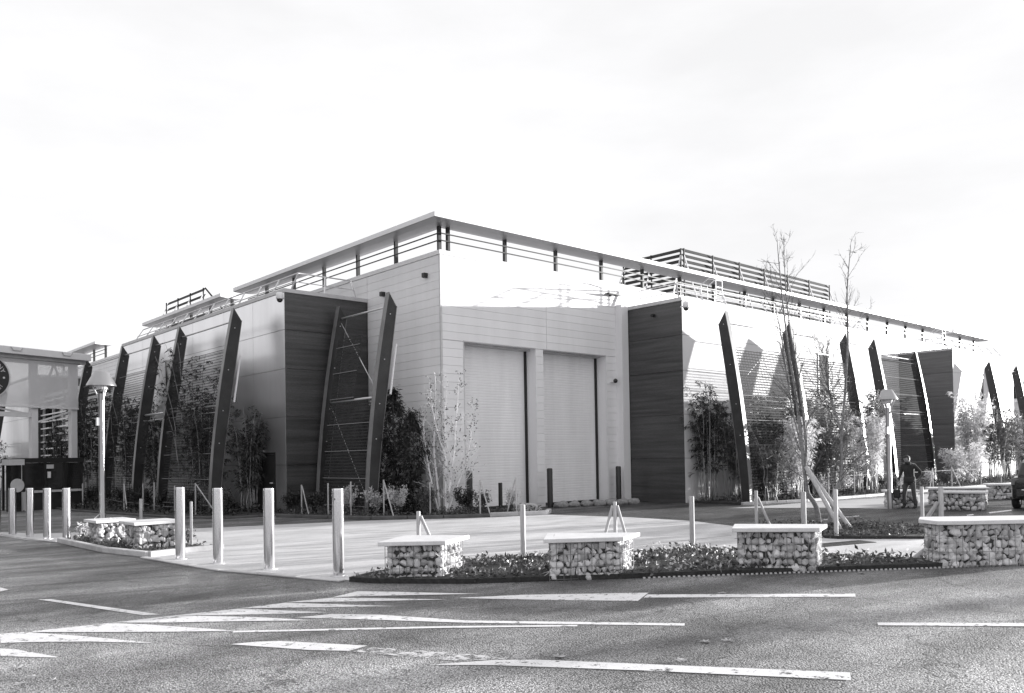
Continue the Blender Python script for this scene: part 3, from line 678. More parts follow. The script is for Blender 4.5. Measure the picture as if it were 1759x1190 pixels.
# --- inclined guard rails on the wing roofs
def guard(foot, inward, name='guard_rail'):
    gdr = thing(name, None, None); gdr.parent = hall
    tops = []
    for (x, y), (ix, iy) in zip(foot, inward): tops.append((x + ix * 0.52, y + iy * 0.52))
    r = MB(); r2 = MB()
    r.tube([(x, y, 8.22) for x, y in tops], 0.026, 6); r.build('top_rail', M['rail'], gdr)
    mids = [((a[0] + t[0]) / 2, (a[1] + t[1]) / 2) for a, t in zip(foot, tops)]
    r2.tube([(x, y, 7.86) for x, y in mids], 0.018, 6).build('mid_rail', M['rail'], gdr)
    for (p0, p1, t0, t1) in zip(foot[:-1], foot[1:], tops[:-1], tops[1:]):
        L = math.hypot(p1[0] - p0[0], p1[1] - p0[1]); n = max(1, round(L / 1.5))
        for k in range(n + 1):
            f_ = k / n
            a = (p0[0] * (1 - f_) + p1[0] * f_, p0[1] * (1 - f_) + p1[1] * f_, 7.43); q = (t0[0] * (1 - f_) + t1[0] * f_, t0[1] * (1 - f_) + t1[1] * f_, 8.22)
            MB().bar(a, q, 0.05, 0.03).build('rail_post', M['rail'], gdr)
guard([(LX + 0.32, 20.6), (LX + 0.32, YW0 + 0.2), (-0.3, YW0 + 0.2)], [(1, 0), (1, 0.8), (0, 0.8)])
guard([(XW0 + 0.3, -0.3), (XW0 + 0.3, RY + 0.3), (XW1 - 0.5, RY + 0.3)], [(0.9, 0), (0.9, 1), (0, 1)])
guard([(XV0 + 0.3, -0.3), (XV0 + 0.3, RY2 + 0.3), (XV1 - 0.6, RY2 + 0.3)], [(0.9, 0), (0.9, 1), (-0.5, 1)])
def ladder(x, y, h):
    ld = thing('roof_ladder', None, None); ld.parent = hall
    for dx in (-0.22, 0.22):
        MB().tube([(x + dx, y, 7.42), (x + dx, y, 7.42 + h), (x + dx, y + 0.35, 7.42 + h + 0.1), (x + dx, y + 0.7, 7.42 + h - 0.1), (x + dx, y + 0.7, 7.42)], 0.02, 6).build('stile', M['white'], ld)
    for k in range(5): MB().bar((x - 0.22, y, 7.6 + k * 0.27), (x + 0.22, y, 7.6 + k * 0.27), 0.022).build('rung', M['white'], ld)
ladder(12.3, -2.1, 1.25); ladder(33.9, -2.4, 1.15)

# --- louvred plant screens on the roof
def screen(name, runs, z0, z1, pitch, bh):
    sc = thing('louvre_screen', None, None); sc.parent = hall
    for (x0, y0, x1, y1) in runs:
        d = Vector((x1 - x0, y1 - y0, 0)); L = d.length; d /= L; nrm = Vector((d.y, -d.x, 0))
        k = 0; z = z1 - bh / 2
        while z > z0:
            a = Vector((x0, y0, z)); q = Vector((x1, y1, z)); up = (Vector((0, 0, 1)) + nrm * 0.55).normalized(); tn = d.cross(up)
            MB().obox((a + q) / 2, d * (L / 2 - 0.01), up * bh / 2, tn * 0.012).build('blade', M['louvre'], sc)
            z -= pitch
        n = max(1, round(L / 2.3))
        for k in range(n + 1):
            p = Vector((x0, y0, 0)) + d * (L * k / n) - nrm * 0.09
            MB().bar((p.x, p.y, z0 - 0.3), (p.x, p.y, z1 - 0.03), 0.06).build('screen_post', M['louvre'], sc)
            q = p - nrm * 1.0
            MB().bar((p.x, p.y, z1 - 0.35), (q.x, q.y, z0 - 0.3), 0.05).build('screen_strut', M['rail'], sc)
    return sc
screen('r', [(31.08, 3.0, 16.87, 3.0), (16.85, 3.02, 16.85, 6.6)], 8.55, 11.70, 0.262, 0.19)
screen('l', [(3.0, 26.4, 3.0, 32.3)], 9.6, 11.88, 0.36, 0.2)
MB().bar((3.0, 26.36, 11.85), (3.7, 25.6, 10.6), 0.08).build('screen_end_strut', M['louvre'], hall)
MB().bar((16.8, 6.7, 10.9), (16.4, 7.4, 8.4), 0.12).build('screen_end_strut', M['louvre'], hall)

# ================================================================== THINGS FIXED TO THE HALL
def dome_camera(p, d, label):
    t = thing('security_camera', label, 'camera', p, group='white dome cameras on the wing corners')
    d = Vector(d)
    MB().bar((0, 0, 0.02), d * 0.24, 0.05).build('bracket', M['white'], t)
    MB().lathe([(0.0, 0.16), (0.10, 0.15), (0.12, 0.10), (0.12, -0.05), (0.11, -0.06)], 16, d * 0.30).build('housing', M['white'], t, True)
    MB().lathe([(0.10, -0.06), (0.09, -0.12), (0.05, -0.165), (0.0, -0.175)], 16, d * 0.30).build('dome', M['glass'], t, True)
dome_camera((LX - 0.01, YW0 + 0.05, 7.15), (-0.75, -0.66, 0), 'white dome camera on the corner of the shaded wing, left of the roller doors')
dome_camera((XW0 - 0.01, RY + 0.02, 7.12), (-0.3, -0.95, 0), 'white dome camera on the corner of the sunny wing, right of the roller doors')
for (y, z) in ((0.72, 7.72), (3.22, 7.5)):
    t = thing('wall_light', 'small black wall light high on the boarded side wall, ' + ('nearer the hall corner' if y < 1 else 'nearer the dark wing'), 'light', (-0.005, y, z), group='black wall lights')
    MB().box(-0.15, 0.0, -0.07, 0.07, -0.07, 0.07).build('housing', M['blackpaint'], t); MB().box(-0.12, -0.03, -0.05, 0.05, -0.085, -0.0705).build('lens', M['glass'], t)
t = thing('flood_light', 'thin flat floodlight on the pale wall above the right roller door', 'light', (8.1, -0.01, 7.92))
MB().box(-0.35, 0.35, -0.3, -0.05, -0.02, 0.02).build('lamp_head', M['darksteel'], t); MB().box(-0.03, 0.03, -0.06, 0.0, -0.05, 0.05).build('bracket', M['darksteel'], t)
t = thing('wall_camera', 'small round camera on the wall right of the second roller door', 'camera', (8.12, -0.01, 4.62))
MB().box(-0.05, 0.05, -0.10, 0.0, -0.05, 0.05).build('mount', M['white'], t); MB().lathe([(0, 0.09), (0.06, 0.07), (0.09, 0.0), (0.06, -0.07), (0, -0.09)], 14, (0.07, -0.15, 0)).build('lens_ball', M['blackpaint'], t, True)
t = thing('vent_spout', 'small black spout near the top of the dark right wall', 'spout', (XW0 - 0.005, -1.55, 7.0))
MB().tube([(0, 0, 0), (-0.12, 0, -0.02)], 0.06, 12).build('pipe', M['black'], t)

# black guard posts by the roller doors
for i, (x, y, lab) in enumerate(((4.3, -0.45, 'black guard post between the two roller doors'), (8.0, -0.38, 'black guard post at the right end of the door front'), (0.75, -0.4, 'black guard post at the left side of the left roller door'))):
    o = MB().lathe([(0.0, 0.0), (0.10, 0.0), (0.10, 1.33), (0.085, 1.36), (0.0, 1.365)], 20).build('guard_post', M['blackpaint'], None, True, (x, y, 0)); smooth_angle(o); tag(o, lab, 'post', 'black guard posts')
o = MB().box(-0.05, 0.05, -0.05, 0.05, 0, 0.95).build('marker_post', M['blackpaint'], None, False, (1.62, -0.9, 0)); bevel(o, 0.012); tag(o, 'thin dark marker post in front of the left roller door', 'post')

# sacks in front of the right door, concrete wedge block
random.seed(11)
for k in range(7):
    me = bmesh.new(); bmesh.ops.create_icosphere(me, subdivisions=3, radius=1.0)
    for v in me.verts:
        n = v.co.copy(); f_ = 1 + 0.10 * math.sin(5 * n.x + k) + 0.08 * math.sin(7 * n.y + 2 * k) + random.uniform(-0.03, 0.03)
        v.co = Vector((n.x * 0.27 * f_, n.y * 0.17 * f_, max(n.z, -0.65) * 0.13 * f_))
    m_ = bpy.data.meshes.new('sandbag'); me.to_mesh(m_); me.free(); m_.materials.append(M['sack'])
    for p in m_.polygons: p.use_smooth = True
    o = link('sandbag', m_, None, (4.55 + k * 0.47, -0.78 - k * 0.14, 0.085)); o.rotation_euler = (0, 0, random.uniform(-0.5, 0.2))
    tag(o, 'lumpy grey sandbag before the right roller door, %s from the left' % ['first', 'second', 'third', 'fourth', 'fifth', 'sixth', 'seventh'][k], 'sandbag', 'sandbags before the right door')
cbk = MB().add([(-0.55, -0.3, 0), (0.5, -0.3, 0), (0.5, 0.3, 0), (-0.55, 0.3, 0), (-0.5, -0.26, 0.30), (0.12, -0.26, 0.30), (0.12, 0.26, 0.30), (-0.5, 0.26, 0.30)],
   [(0, 3, 2, 1), (4, 5, 6, 7), (0, 1, 5, 4), (1, 2, 6, 5), (2, 3, 7, 6), (3, 0, 4, 7)]).build('concrete_block', M['kerb'], None, False, (1.9, -2.0, 0.0)); cbk.rotation_euler = (0, 0, R(-35)); bevel(cbk, 0.02)
tag(cbk, 'pale wedge-shaped concrete block at the end of the kerbed bed', 'block')

# ================================================================== STEEL BOLLARDS
bpos = [(-11.55, 3.95, 1.18), (-11.4, 2.95, 1.19), (-11.22, 1.95, 1.2), (-11.08, 0.9, 1.21), (-10.9, -0.06, 1.22), (-10.44, -5.82, 1.31), (-10.25, -7.06, 1.31), (-10.0, -8.5, 1.32), (-9.65, -10.09, 1.33)]
blab = ['polished steel bollard cut by the left edge, leftmost of the far five', 'polished steel bollard, second of the far five from the left', 'polished steel bollard, middle one of the far five', 'polished steel bollard, fourth of the far five from the left', 'polished steel bollard beside the paired stone benches, nearest of the far five',
        'polished steel bollard, leftmost of the near four', 'polished steel bollard, second of the near four', 'polished steel bollard, third of the near four', 'polished steel bollard nearest the camera with a small hole near its top']
bm_ = None
for (x, y, h), lab in zip(bpos, blab):
    t = thing('steel_bollard', lab, 'bollard', (x, y, 0), group='polished steel bollards')
    o = MB().lathe([(0.0, 0.0), (0.088, 0.0), (0.088, h - 0.035), (0.083, h - 0.03), (0.083, h - 0.022), (0.088, h - 0.017), (0.086, h - 0.004), (0.07, h), (0.0, h)], 32).build('shaft', M['steelpol'], t, True); smooth_angle(o, 30)
    MB().lathe([(0.088, 0.0), (0.13, 0.0), (0.13, 0.012), (0.088, 0.014)], 24).build('base_ring', M['rail'], t)
    if 'hole' in lab: MB().lathe([(0, 0), (0.016, 0)], 12).build('hole', M['black'], t).matrix_local = Matrix.Translation((-0.0815, -0.036, h - 0.16)) @ Matrix.Rotation(R(90), 4, 'Y') 

# ================================================================== GABION BENCHES
random.seed(5)
stone_meshes = []
for k in range(12):
    b_ = bmesh.new()
    for q in range(16):
        n = rvu = Vector((random.gauss(0, 1), random.gauss(0, 1), random.gauss(0, 1))).normalized(); b_.verts.new(n * random.uniform(0.86, 1.12))
    h_ = bmesh.ops.convex_hull(b_, input=b_.verts); bmesh.ops.bevel(b_, geom=b_.edges[:], offset=0.10, segments=1, affect='EDGES')
    m_ = bpy.data.meshes.new('stone'); b_.to_mesh(m_); b_.free(); m_.materials.append(M['stone'])
    for p in m_.polygons: p.use_smooth = False
    stone_meshes.append(m_)
def gabion(label, pts, H, cell=0.102, slab=0.06, over=0.075, grp='gabion stone benches'):
    """pts: footprint corners on the ground, counter-clockwise"""
    n = len(pts); ar = sum(pts[i][0] * pts[(i + 1) % n][1] - pts[(i + 1) % n][0] * pts[i][1] for i in range(n))
    if ar < 0: pts = list(reversed(pts))
    cx = sum(p[0] for p in pts) / n; cy = sum(p[1] for p in pts) / n
    q = [Vector((p[0] - cx, p[1] - cy, 0)) for p in pts]
    t = thing('gabion_bench', label, 'bench', (cx, cy, 0), 0, grp); hs = H - slab
    def inset(d):
        out = []
        for i in range(n):
            a, b, c = q[i - 1], q[i], q[(i + 1) % n]
            n1 = (b - a).normalized(); n2 = (c - b).normalized(); n1 = Vector((-n1.y, n1.x, 0)); n2 = Vector((-n2.y, n2.x, 0))
            m = (n1 + n2).normalized(); out.append(b + m * d / max(0.3, m.dot(n1)))
        return out
    MB().prism([(p.x, p.y) for p in inset(0.06)], 0.0, hs - 0.01).build('stone_core', M['stonecore'], t)
    ins = inset(cell * 0.5)
    for i in range(n):
        a, b = ins[i], ins[(i + 1) % n]; d = b - a; w = d.length; ang = math.atan2(d.y, d.x); d = d.normalized()
        nx = max(2, round((w + cell * 0.6) / cell)); nz = max(2, round(hs / (cell * 0.95)))
        for j in range(nz):
            for k in range(nx):
                f_ = (k + 0.5 + (0.25 if j % 2 else -0.25)) * (w + cell * 0.5) / nx - cell * 0.25 + random.uniform(-1, 1) * cell * 0.16; z = (j + 0.5) * hs / nz + random.uniform(-1, 1) * cell * 0.16
                z = min(max(z, cell * 0.4), hs - cell * 0.45); p = a + d * min(max(f_, 0), w)
                o = bpy.data.objects.new('stone', random.choice(stone_meshes)); COL.objects.link(o); o.parent = t
                s = cell * random.choice((0.55, 0.66, 0.76, 0.88)); o.scale = (s * random.uniform(0.75, 1.2), s * random.uniform(0.6, 0.85), s * random.uniform(0.7, 1.1))
                o.location = (p.x, p.y, z); o.rotation_euler = (random.uniform(-0.4, 0.4), random.uniform(-1.3, 1.3), random.uniform(-0.35, 0.35) + ang)
    w = MB(); r = 0.003
    for i in range(n):
        a, b = q[i], q[(i + 1) % n]; L = (b - a).length; m = max(2, round(L / 0.1))
        for z in (0.02, hs * 0.36, hs * 0.68, hs - 0.01): w.bar((a.x, a.y, z), (b.x, b.y, z), 2 * r)
        for k in range(m): p = a.lerp(b, k / m); w.bar((p.x, p.y, 0), (p.x, p.y, hs), 2 * r)
    w.build('wire_basket', M['wire'], t)
    o = MB().prism([(p.x, p.y) for p in inset(-over)], hs + 0.001, H).build('seat_slab', M['slab'], t); bevel(o, 0.008)
    return t
def quad(a, b, D):
    d = (Vector(b) - Vector(a)).normalized(); n_ = Vector((-d.y, d.x)) * D; return [a, b, (b[0] + n_.x, b[1] + n_.y), (a[0] + n_.x, a[1] + n_.y)]
gabion('stone gabion bench with dark front, nearest the steel bollards', [(-9.5, -11.13), (-8.88, -11.66), (-8.2, -11.28), (-8.75, -10.62)], 0.58)
gabion('stone gabion bench, second from the left in the front bed, tripod stake behind', [(-7.87, -12.82), (-7.03, -13.4), (-6.46, -13.17), (-7.3, -12.3)], 0.60)
gabion('stone gabion bench in front of the leaning bare trees', [(-5.41, -14.28), (-4.70, -15.13), (-4.15, -14.93), (-4.85, -13.95)], 0.66)
gabion('stone gabion bench cut by the right edge of the picture', [(-2.80, -15.90), (-3.0, -16.2), (-2.85, -16.38), (-1.75, -17.27), (-1.3, -16.8), (-2.4, -15.75)], 0.70)
gabion('stone gabion bench under the left street lamp, the farther of the pair', [(-10.67, -1.68), (-9.98, -1.66), (-9.99, -0.95), (-10.68, -0.95)], 0.53, cell=0.13)
gabion('stone gabion bench, the nearer of the pair beside the small bed', [(-10.56, -3.82), (-9.72, -3.79), (-9.74, -3.02), (-10.57, -3.04)], 0.58, cell=0.13)
gabion('small gabion bench directly behind the standing person', quad((9.75, -9.80), (10.25, -10.45), 0.6), 0.55, cell=0.14)
gabion('wide gabion bench just right of the person, in front of a longer one', quad((9.6, -11.35), (9.95, -12.45), 0.65), 0.56, cell=0.14)
gabion('long gabion bench behind the wide one, right of the person', quad((12.0, -10.15), (12.8, -11.55), 0.6), 0.56, cell=0.14)
gabion('gabion bench farthest right, beside the dark car', quad((15.9, -10.6), (16.5, -11.55), 0.6), 0.56, cell=0.14)

# ================================================================== TIMBER POSTS AND BRACES
def timber(label, x, y, h, r=0.045, braces=(), name='timber_post', grp='round timber posts', bh=0.85, lean=(0, 0)):
    t = thing(name, label, 'post', (x, y, 0), group=grp)
    o = MB().tube([(0, 0, -0.05), (lean[0], lean[1], h - 0.01), (lean[0], lean[1], h)], [r, r, r * 0.9], 12).build('post', M['wood'], t, True); smooth_angle(o)
    for bx, by in braces:
        v = Vector((bx - x, by - y, 0.0)); n = v.normalized()
        o = MB().tube([(n.x * r * 1.2, n.y * r * 1.2, h * bh), (v.x, v.y, -0.03)], r * 0.8, 10).build('brace', M['wood'], t, True); smooth_angle(o)
    return t
timber('short timber post with one brace behind the first front bench', -6.08, -7.16, 0.68, 0.042, [(-5.88, -7.41)])
timber('plain timber post between the first and second front benches', -6.52, -10.81, 0.95, 0.045)
timber('timber tripod stake behind the second front bench', -2.66, -9.5, 0.78, 0.04, [(-2.82, -9.31), (-2.5, -9.68)], bh=0.9)
timber('plain timber post between the second and third front benches', -3.66, -12.2, 1.0, 0.045)
timber('slim timber post with a brace behind the third front bench', -0.09, -11.29, 0.95, 0.035, [(0.34, -11.45)])
timber('thick timber post at the foot of the left bare tree', 0.75, -11.93, 0.9, 0.055)
timber('timber post right of the two bare trees', 0.11, -12.99, 1.0, 0.042)
timber('slim timber post behind the rightmost front bench, left of two', 4.4, -12.95, 0.9, 0.04)
timber('thick timber post behind the rightmost front bench with a fat brace', 4.3, -13.42, 0.9, 0.055, [(4.05, -13.05)], bh=0.62)
timber('short timber post behind the nearer of the paired benches', -8.29, 2.9, 0.78, 0.042)
timber('thin timber post just behind the leftmost near bollard', -9.5, -3.9, 0.95, 0.028)
for lab, foot in (('long timber prop leaning on the left bare tree, the front one', (1.55, -12.4)), ('long timber prop leaning on the left bare tree, the rear one', (2.02, -12.41))):
    o = MB().tube([(foot[0], foot[1], -0.03), (1.99, -11.33, 1.42)], 0.048, 12).build('timber_prop', M['wood'], None, True); smooth_angle(o); tag(o, lab, 'prop', 'timber props')
o = MB().tube([(-2.42, -15.52, -0.03), (-2.1, -16.0, 0.45)], 0.05, 12).build('timber_prop', M['wood'], None, True); smooth_angle(o); tag(o, 'stub of timber prop leaning against the rightmost front bench', 'prop', 'timber props')

# slim stakes with wires in the beds along the hall
def stake(x, y, h, label, grp, brace=None, r=0.024):
    timber(label, x, y, h, r, [brace] if brace else [], 'wooden_stake', grp, bh=0.95)
ORD = ['first', 'second', 'third', 'fourth', 'fifth', 'sixth', 'seventh', 'eighth', 'ninth', 'tenth', 'eleventh', 'twelfth']
for io, (x, y, h, br) in enumerate(((-6.5, 15.3, 1.0, None), (-6.3, 13.4, 1.0, None), (-6.3, 10.82, 1.05, (-6.35, 10.3)), (-6.0, 9.7, 1.05, None), (-5.99, 8.6, 1.1, None), (-5.8, 7.2, 1.0, None), (-5.67, 5.73, 1.1, (-5.2, 5.0)))):
    stake(x, y, h, ('braced' if br else 'slim') + ' wooden stake along the shaded wing, %s of the row counted from the far end' % ORD[io], 'braced stakes along the shaded wing' if br else 'slim stakes along the shaded wing', br)
for (x, y, h, br, lab) in ((-3.35, 3.0, 1.0, (-3.25, 2.7), 'braced wooden stake in front of the dark left wall'), (-3.0, 1.95, 1.05, None, 'slim wooden stake before the recessed mesh, left one'), (-2.7, 1.1, 1.1, None, 'slim wooden stake before the recessed mesh, right one'),
      (-2.2, 0.05, 1.15, (-2.3, -0.66), 'braced wooden stake in front of the evergreen shrubs'), (-1.1, -0.79, 1.05, None, 'slim wooden stake left of the white birch'), (-0.19, -2.05, 1.1, (-0.02, -2.35), 'braced wooden stake before the left roller door'), (0.86, -2.5, 1.15, (0.62, -2.3), 'braced wooden stake at the kerb end before the left roller door')):
    stake(x, y, h, lab, 'wooden stakes in the corner bed', br)
for io, (x, y, h, br) in enumerate(((10.0, -4.9, 1.0, (10.3, -5.3)), (12.05, -5.2, 1.0, None), (13.65, -5.8, 1.0, None), (15.4, -5.95, 1.0, None), (17.5, -5.89, 1.0, (17.1, -5.95)), (19.4, -6.0, 1.0, None), (22.2, -6.2, 1.0, (21.8, -6.2)), (24.3, -6.2, 1.0, (24.6, -6.5)), (27.3, -6.4, 1.0, None), (29.7, -6.5, 1.0, None))):
    stake(x, y, h, ('braced' if br else 'slim') + ' wooden stake along the sunny wing, %s of the row counted from the dark wall' % ORD[io], 'braced stakes along the sunny wing' if br else 'slim stakes along the sunny wing', br)
o = MB().tube([(-6.45, 13.4, 0.5), (-6.32, 10.8, 0.36), (-6.02, 9.7, 0.34), (-6.01, 8.6, 0.3), (-5.82, 7.2, 0.28)], 0.008, 6).build('fence_wire', M['wire']); tag(o, 'thin slack wire strung between the stakes along the shaded wing', 'wire')
o = MB().tube([(12.05, -5.2, 0.85), (13.65, -5.8, 0.85), (15.4, -5.95, 0.85), (17.5, -5.89, 0.85), (19.4, -6.0, 0.85), (22.2, -6.2, 0.85), (24.3, -6.2, 0.85), (27.3, -6.4, 0.85), (29.7, -6.5, 0.85)], 0.008, 6).build('fence_wire', M['wire']); tag(o, 'thin wire strung between the stakes along the sunny wing', 'wire')

# ================================================================== STREET LAMPS
def street_lamp(label, x, y, h, r, k=1.0):
    t = thing('street_lamp', label, 'lamp', (x, y, 0), group='street lamps with conical shades')
    o = MB().lathe([(0, 0), (r * 1.15, 0), (r * 1.15, 0.5), (r, 0.55), (r * 0.92, h - 0.55), (0, h - 0.55)], 20).build('pole', M['lampsteel'], t, True); smooth_angle(o)
    o = MB().lathe([(0.0, h), (0.16 * k, h), (0.175 * k, h - 0.015), (0.345 * k, h - 0.33 * k), (0.35 * k, h - 0.36 * k), (0.335 * k, h - 0.365 * k), (0.16 * k, h - 0.03), (0.0, h - 0.03)], 28).build('lamp_shade', M['lampsteel'], t, True); smooth_angle(o)
    MB().lathe([(0.0, h - 0.10), (0.10, h - 0.12), (0.15, h - 0.32), (0.11, h - 0.42), (0.0, h - 0.44)], 18).build('diffuser', M['white'], t, True)
    for a in (0.6, 2.7, 4.8):
        ca, sa = math.cos(a), math.sin(a)
        MB().tube([(ca * r * 0.9, sa * r * 0.9, h - 0.75), (ca * 0.11, sa * 0.11, h - 0.55), (ca * 0.18, sa * 0.18, h - 0.40), (ca * 0.25, sa * 0.25, h - 0.2)], 0.018, 8).build('bracket', M['rail'], t, True)
    MB().box(-r * 1.7, -r * 0.7, -0.045, 0.045, h - 1.35, h - 1.15).build('junction_box', M['rail'], t)
street_lamp('street lamp with conical shade rising behind the paired stone benches', -9.79, 1.15, 4.07, 0.072)
street_lamp('street lamp with conical shade beside the standing person', 9.48, -9.94, 3.64, 0.07, 0.85)

# ================================================================== PLANTS
def leaf(mb, p, d, n, L, W, mi=0):
    """pointed leaf of four triangles, slightly folded along its midrib"""
    d = Vector(d).normalized(); s = d.cross(Vector(n)); s = s.normalized() if s.length > 1e-4 else Vector((1, 0, 0)); u_ = s.cross(d)
    p = Vector(p); m1 = p + d * L * 0.45
    mb.add([p, m1 + s * W / 2 + u_ * W * 0.18, p + d * L - u_ * L * 0.12, m1 - s * W / 2 + u_ * W * 0.18, m1 - u_ * W * 0.05], [(0, 1, 4), (1, 2, 4), (2, 3, 4), (3, 0, 4)], mi)
def rv3(k=1.0): return Vector((random.gauss(0, k), random.gauss(0, k), random.gauss(0, k)))
def lerp_path(pts, t):
    t *= len(pts) - 1; i = min(int(t), len(pts) - 2); f_ = t - i
    return Vector(pts[i]) * (1 - f_) + Vector(pts[i + 1]) * f_, (Vector(pts[i + 1]) - Vector(pts[i])).normalized()

def twigs(mb, path, r0, t0, count, lmax, lmin, up=0.62, sub=4, leaves=None, lv=0.0, lsize=0.05):
    for k in range(count):
        tt = min(0.98, max(0.0, (k + random.uniform(-1.5, 1.5)) / count)); t = t0 + (1 - t0) * tt
        p, d = lerp_path(path, min(t, 0.985))
        a = random.uniform(0, 2 * math.pi); side = Vector((math.cos(a), math.sin(a), 0)); side = (side - d * side.dot(d)).normalized()
        L = (lmax * (1 - 0.80 * tt) + lmin) * random.choice((0.35, 0.6, 0.85, 1.0, 1.2)) * random.uniform(0.85, 1.15)
        u_ = min(0.85, max(0.2, up + random.gauss(0, 0.13))); dr = (side * (1 - u_) + d * u_).normalized(); pts = [p]; q = p.copy(); bend = rv3(0.05) + Vector((0, 0, random.uniform(-0.02, 0.14)))
        for s_ in range(6):
            dr = (dr + bend + rv3(0.09)).normalized(); q = q + dr * L / 6; pts.append(q.copy())
        r = max(0.0035, min(0.008, r0 * (1 - t) * 0.18 + 0.003))
        mb.tube(pts, [r * (1 - i / 7.5) + 0.0012 for i in range(7)], 4, cap=False)
        for s_ in range(random.randint(max(1, sub // 2), sub)):
            u2 = random.uniform(0.25, 0.98); p2, d2 = lerp_path(pts, u2)
            d3 = (d2 + rv3(0.38)).normalized(); L2 = L * random.uniform(0.12, 0.5); e = p2 + d3 * L2 * 0.5; e2 = e + (d3 + Vector((0, 0, 0.1)) + rv3(0.2)).normalized() * L2 * 0.5
            mb.tube([p2, e, e2], [0.003, 0.0024, 0.0015], 3, cap=False)
            if random.random() < 0.5:
                e3 = e + (d3 + rv3(0.5)).normalized() * L2 * 0.4; mb.tube([e, e3], [0.0028, 0.0016], 3, cap=False)
            if leaves is not None:
                for w in range(3):
                    if random.random() < lv:
                        pp = p2.lerp(e2, random.random()); leaf(leaves, pp, rv3() + Vector((0, 0, -0.6)), rv3(), lsize * random.uniform(0.7, 1.3), lsize * 0.8)

def bare_tree(label, loc, stems, barkmat, cnt, lmax, grp, leafmat=None, lv=0.0, t0=0.28, sub=5, crown_mat=None, up=0.62):
    t = thing('bare_tree', label, 'tree', loc, group=grp)
    tr = MB(); cr = MB(); lf = MB() if leafmat else None
    for pts, r in stems:
        loc_pts = [(x - loc[0], y - loc[1], z) for x, y, z in pts]; n = len(pts)
        # smooth the path a little
        fine = []
        for i in range(n - 1):
            for k in range(3):
                f_ = k / 3; p0 = Vector(loc_pts[max(i - 1, 0)]); p1 = Vector(loc_pts[i]); p2 = Vector(loc_pts[i + 1]); p3 = Vector(loc_pts[min(i + 2, n - 1)])
                fine.append(0.5 * ((2 * p1) + (p2 - p0) * f_ + (2 * p0 - 5 * p1 + 4 * p2 - p3) * f_ ** 2 + (3 * p1 - p0 - 3 * p2 + p3) * f_ ** 3))
        fine.append(Vector(loc_pts[-1]))
        m = len(fine); tr.tube(fine, [max(0.006, r * (1 - i / m) ** 0.8) for i in range(m)], 10)
        twigs(cr, fine, r, t0, cnt, lmax, 0.12, up=up, sub=sub, leaves=lf, lv=lv)
    tr.build('trunk', barkmat, t, True); cr.build('crown', crown_mat or barkmat, t)
    if lf and lf.v: lf.build('leaves', leafmat, t)
    return t
random.seed(21)
t1a = [(2.28, -11.48, -0.05), (2.22, -11.44, 0.48), (2.07, -11.32, 0.79), (2.04, -11.3, 1.04), (2.01, -11.27, 1.42), (1.97, -11.25, 1.91), (1.92, -11.22, 2.5), (1.88, -11.2, 2.92), (1.81, -11.15, 3.55), (1.73, -11.1, 4.17), (1.63, -11.04, 5.26), (1.55, -11.0, 6.35), (1.53, -10.99, 6.75)]
t1b = [(2.01, -11.28, 1.3), (2.04, -11.32, 1.91), (1.99, -11.3, 2.49), (1.94, -11.28, 2.94), (1.86, -11.2, 3.9), (1.75, -11.13, 4.72), (1.68, -11.1, 5.53), (1.64, -11.1, 6.22), (1.62, -11.1, 6.76)]
t1c = [(1.98, -11.26, 1.8), (1.9, -11.1, 2.6), (1.82, -11.0, 3.5), (1.72, -10.95, 4.4), (1.6, -10.85, 5.3), (1.52, -10.8, 6.0)]
bare_tree('tall bare young tree with several thin stems, left of the two, propped by timber beams', (2.28, -11.48, 0), [(t1a, 0.062), (t1b, 0.034), (t1c, 0.022)], M['bark'], 40, 1.25, 'bare young trees', crown_mat=M['barkdark'], t0=0.2, sub=9, up=0.64)
t2a = [(2.44, -11.62, -0.05), (2.48, -11.67, 0.35), (2.52, -11.72, 0.76), (2.57, -11.77, 0.92), (2.64, -11.84, 1.16), (2.66, -11.86, 1.57), (2.66, -11.88, 2.25), (2.7, -11.94, 2.93), (2.76, -12.02, 4.15), (2.76, -12.04, 4.69), (2.75, -12.05, 5.51), (2.8, -12.11, 6.32), (2.81, -12.13, 6.42)]
t2b = [(2.66, -11.88, 2.2), (2.52, -11.77, 2.8), (2.44, -11.71, 3.21), (2.37, -11.67, 3.75), (2.31, -11.62, 4.16)]
bare_tree('tall bare young tree with a crooked pale trunk, right of the two', (2.44, -11.62, 0), [(t2a, 0.056), (t2b, 0.022)], M['bark'], 54, 1.25, 'bare young trees', crown_mat=M['barkdark'], t0=0.24, sub=9, up=0.6)
ms = [[(0.01, 0.23, -0.03), (-0.07, 0.28, 1.16), (-0.14, 0.31, 2.09), (-0.1, 0.25, 3.2), (-0.1, 0.22, 4.36)],
      [(-0.21, -0.37, -0.03), (-0.12, -0.48, 0.98), (-0.04, -0.58, 1.89), (-0.01, -0.62, 2.62), (0.04, -0.69, 3.52), (0.07, -0.74, 4.25)],
      [(-0.21, -0.37, -0.03), (-0.23, -0.38, 0.8), (-0.22, -0.42, 1.71), (-0.39, -0.28, 2.44), (-0.53, -0.18, 3.26), (-0.58, -0.14, 3.9)],
      [(-0.1, 0.1, -0.03), (-0.27, 0.25, 0.97), (-0.39, 0.36, 1.91), (-0.45, 0.38, 2.65), (-0.48, 0.4, 3.12)],
      [(-0.21, -0.37, -0.03), (0.06, -0.64, 0.98), (0.26, -0.84, 1.7), (0.36, -0.96, 2.61), (0.42, -1.03, 3.33)],
      [(-0.21, -0.37, -0.03), (-0.15, -0.45, 0.62), (-0.07, -0.54, 1.53), (-0.22, -0.43, 2.26), (-0.24, -0.42, 2.98), (-0.19, -0.5, 4.07)]]
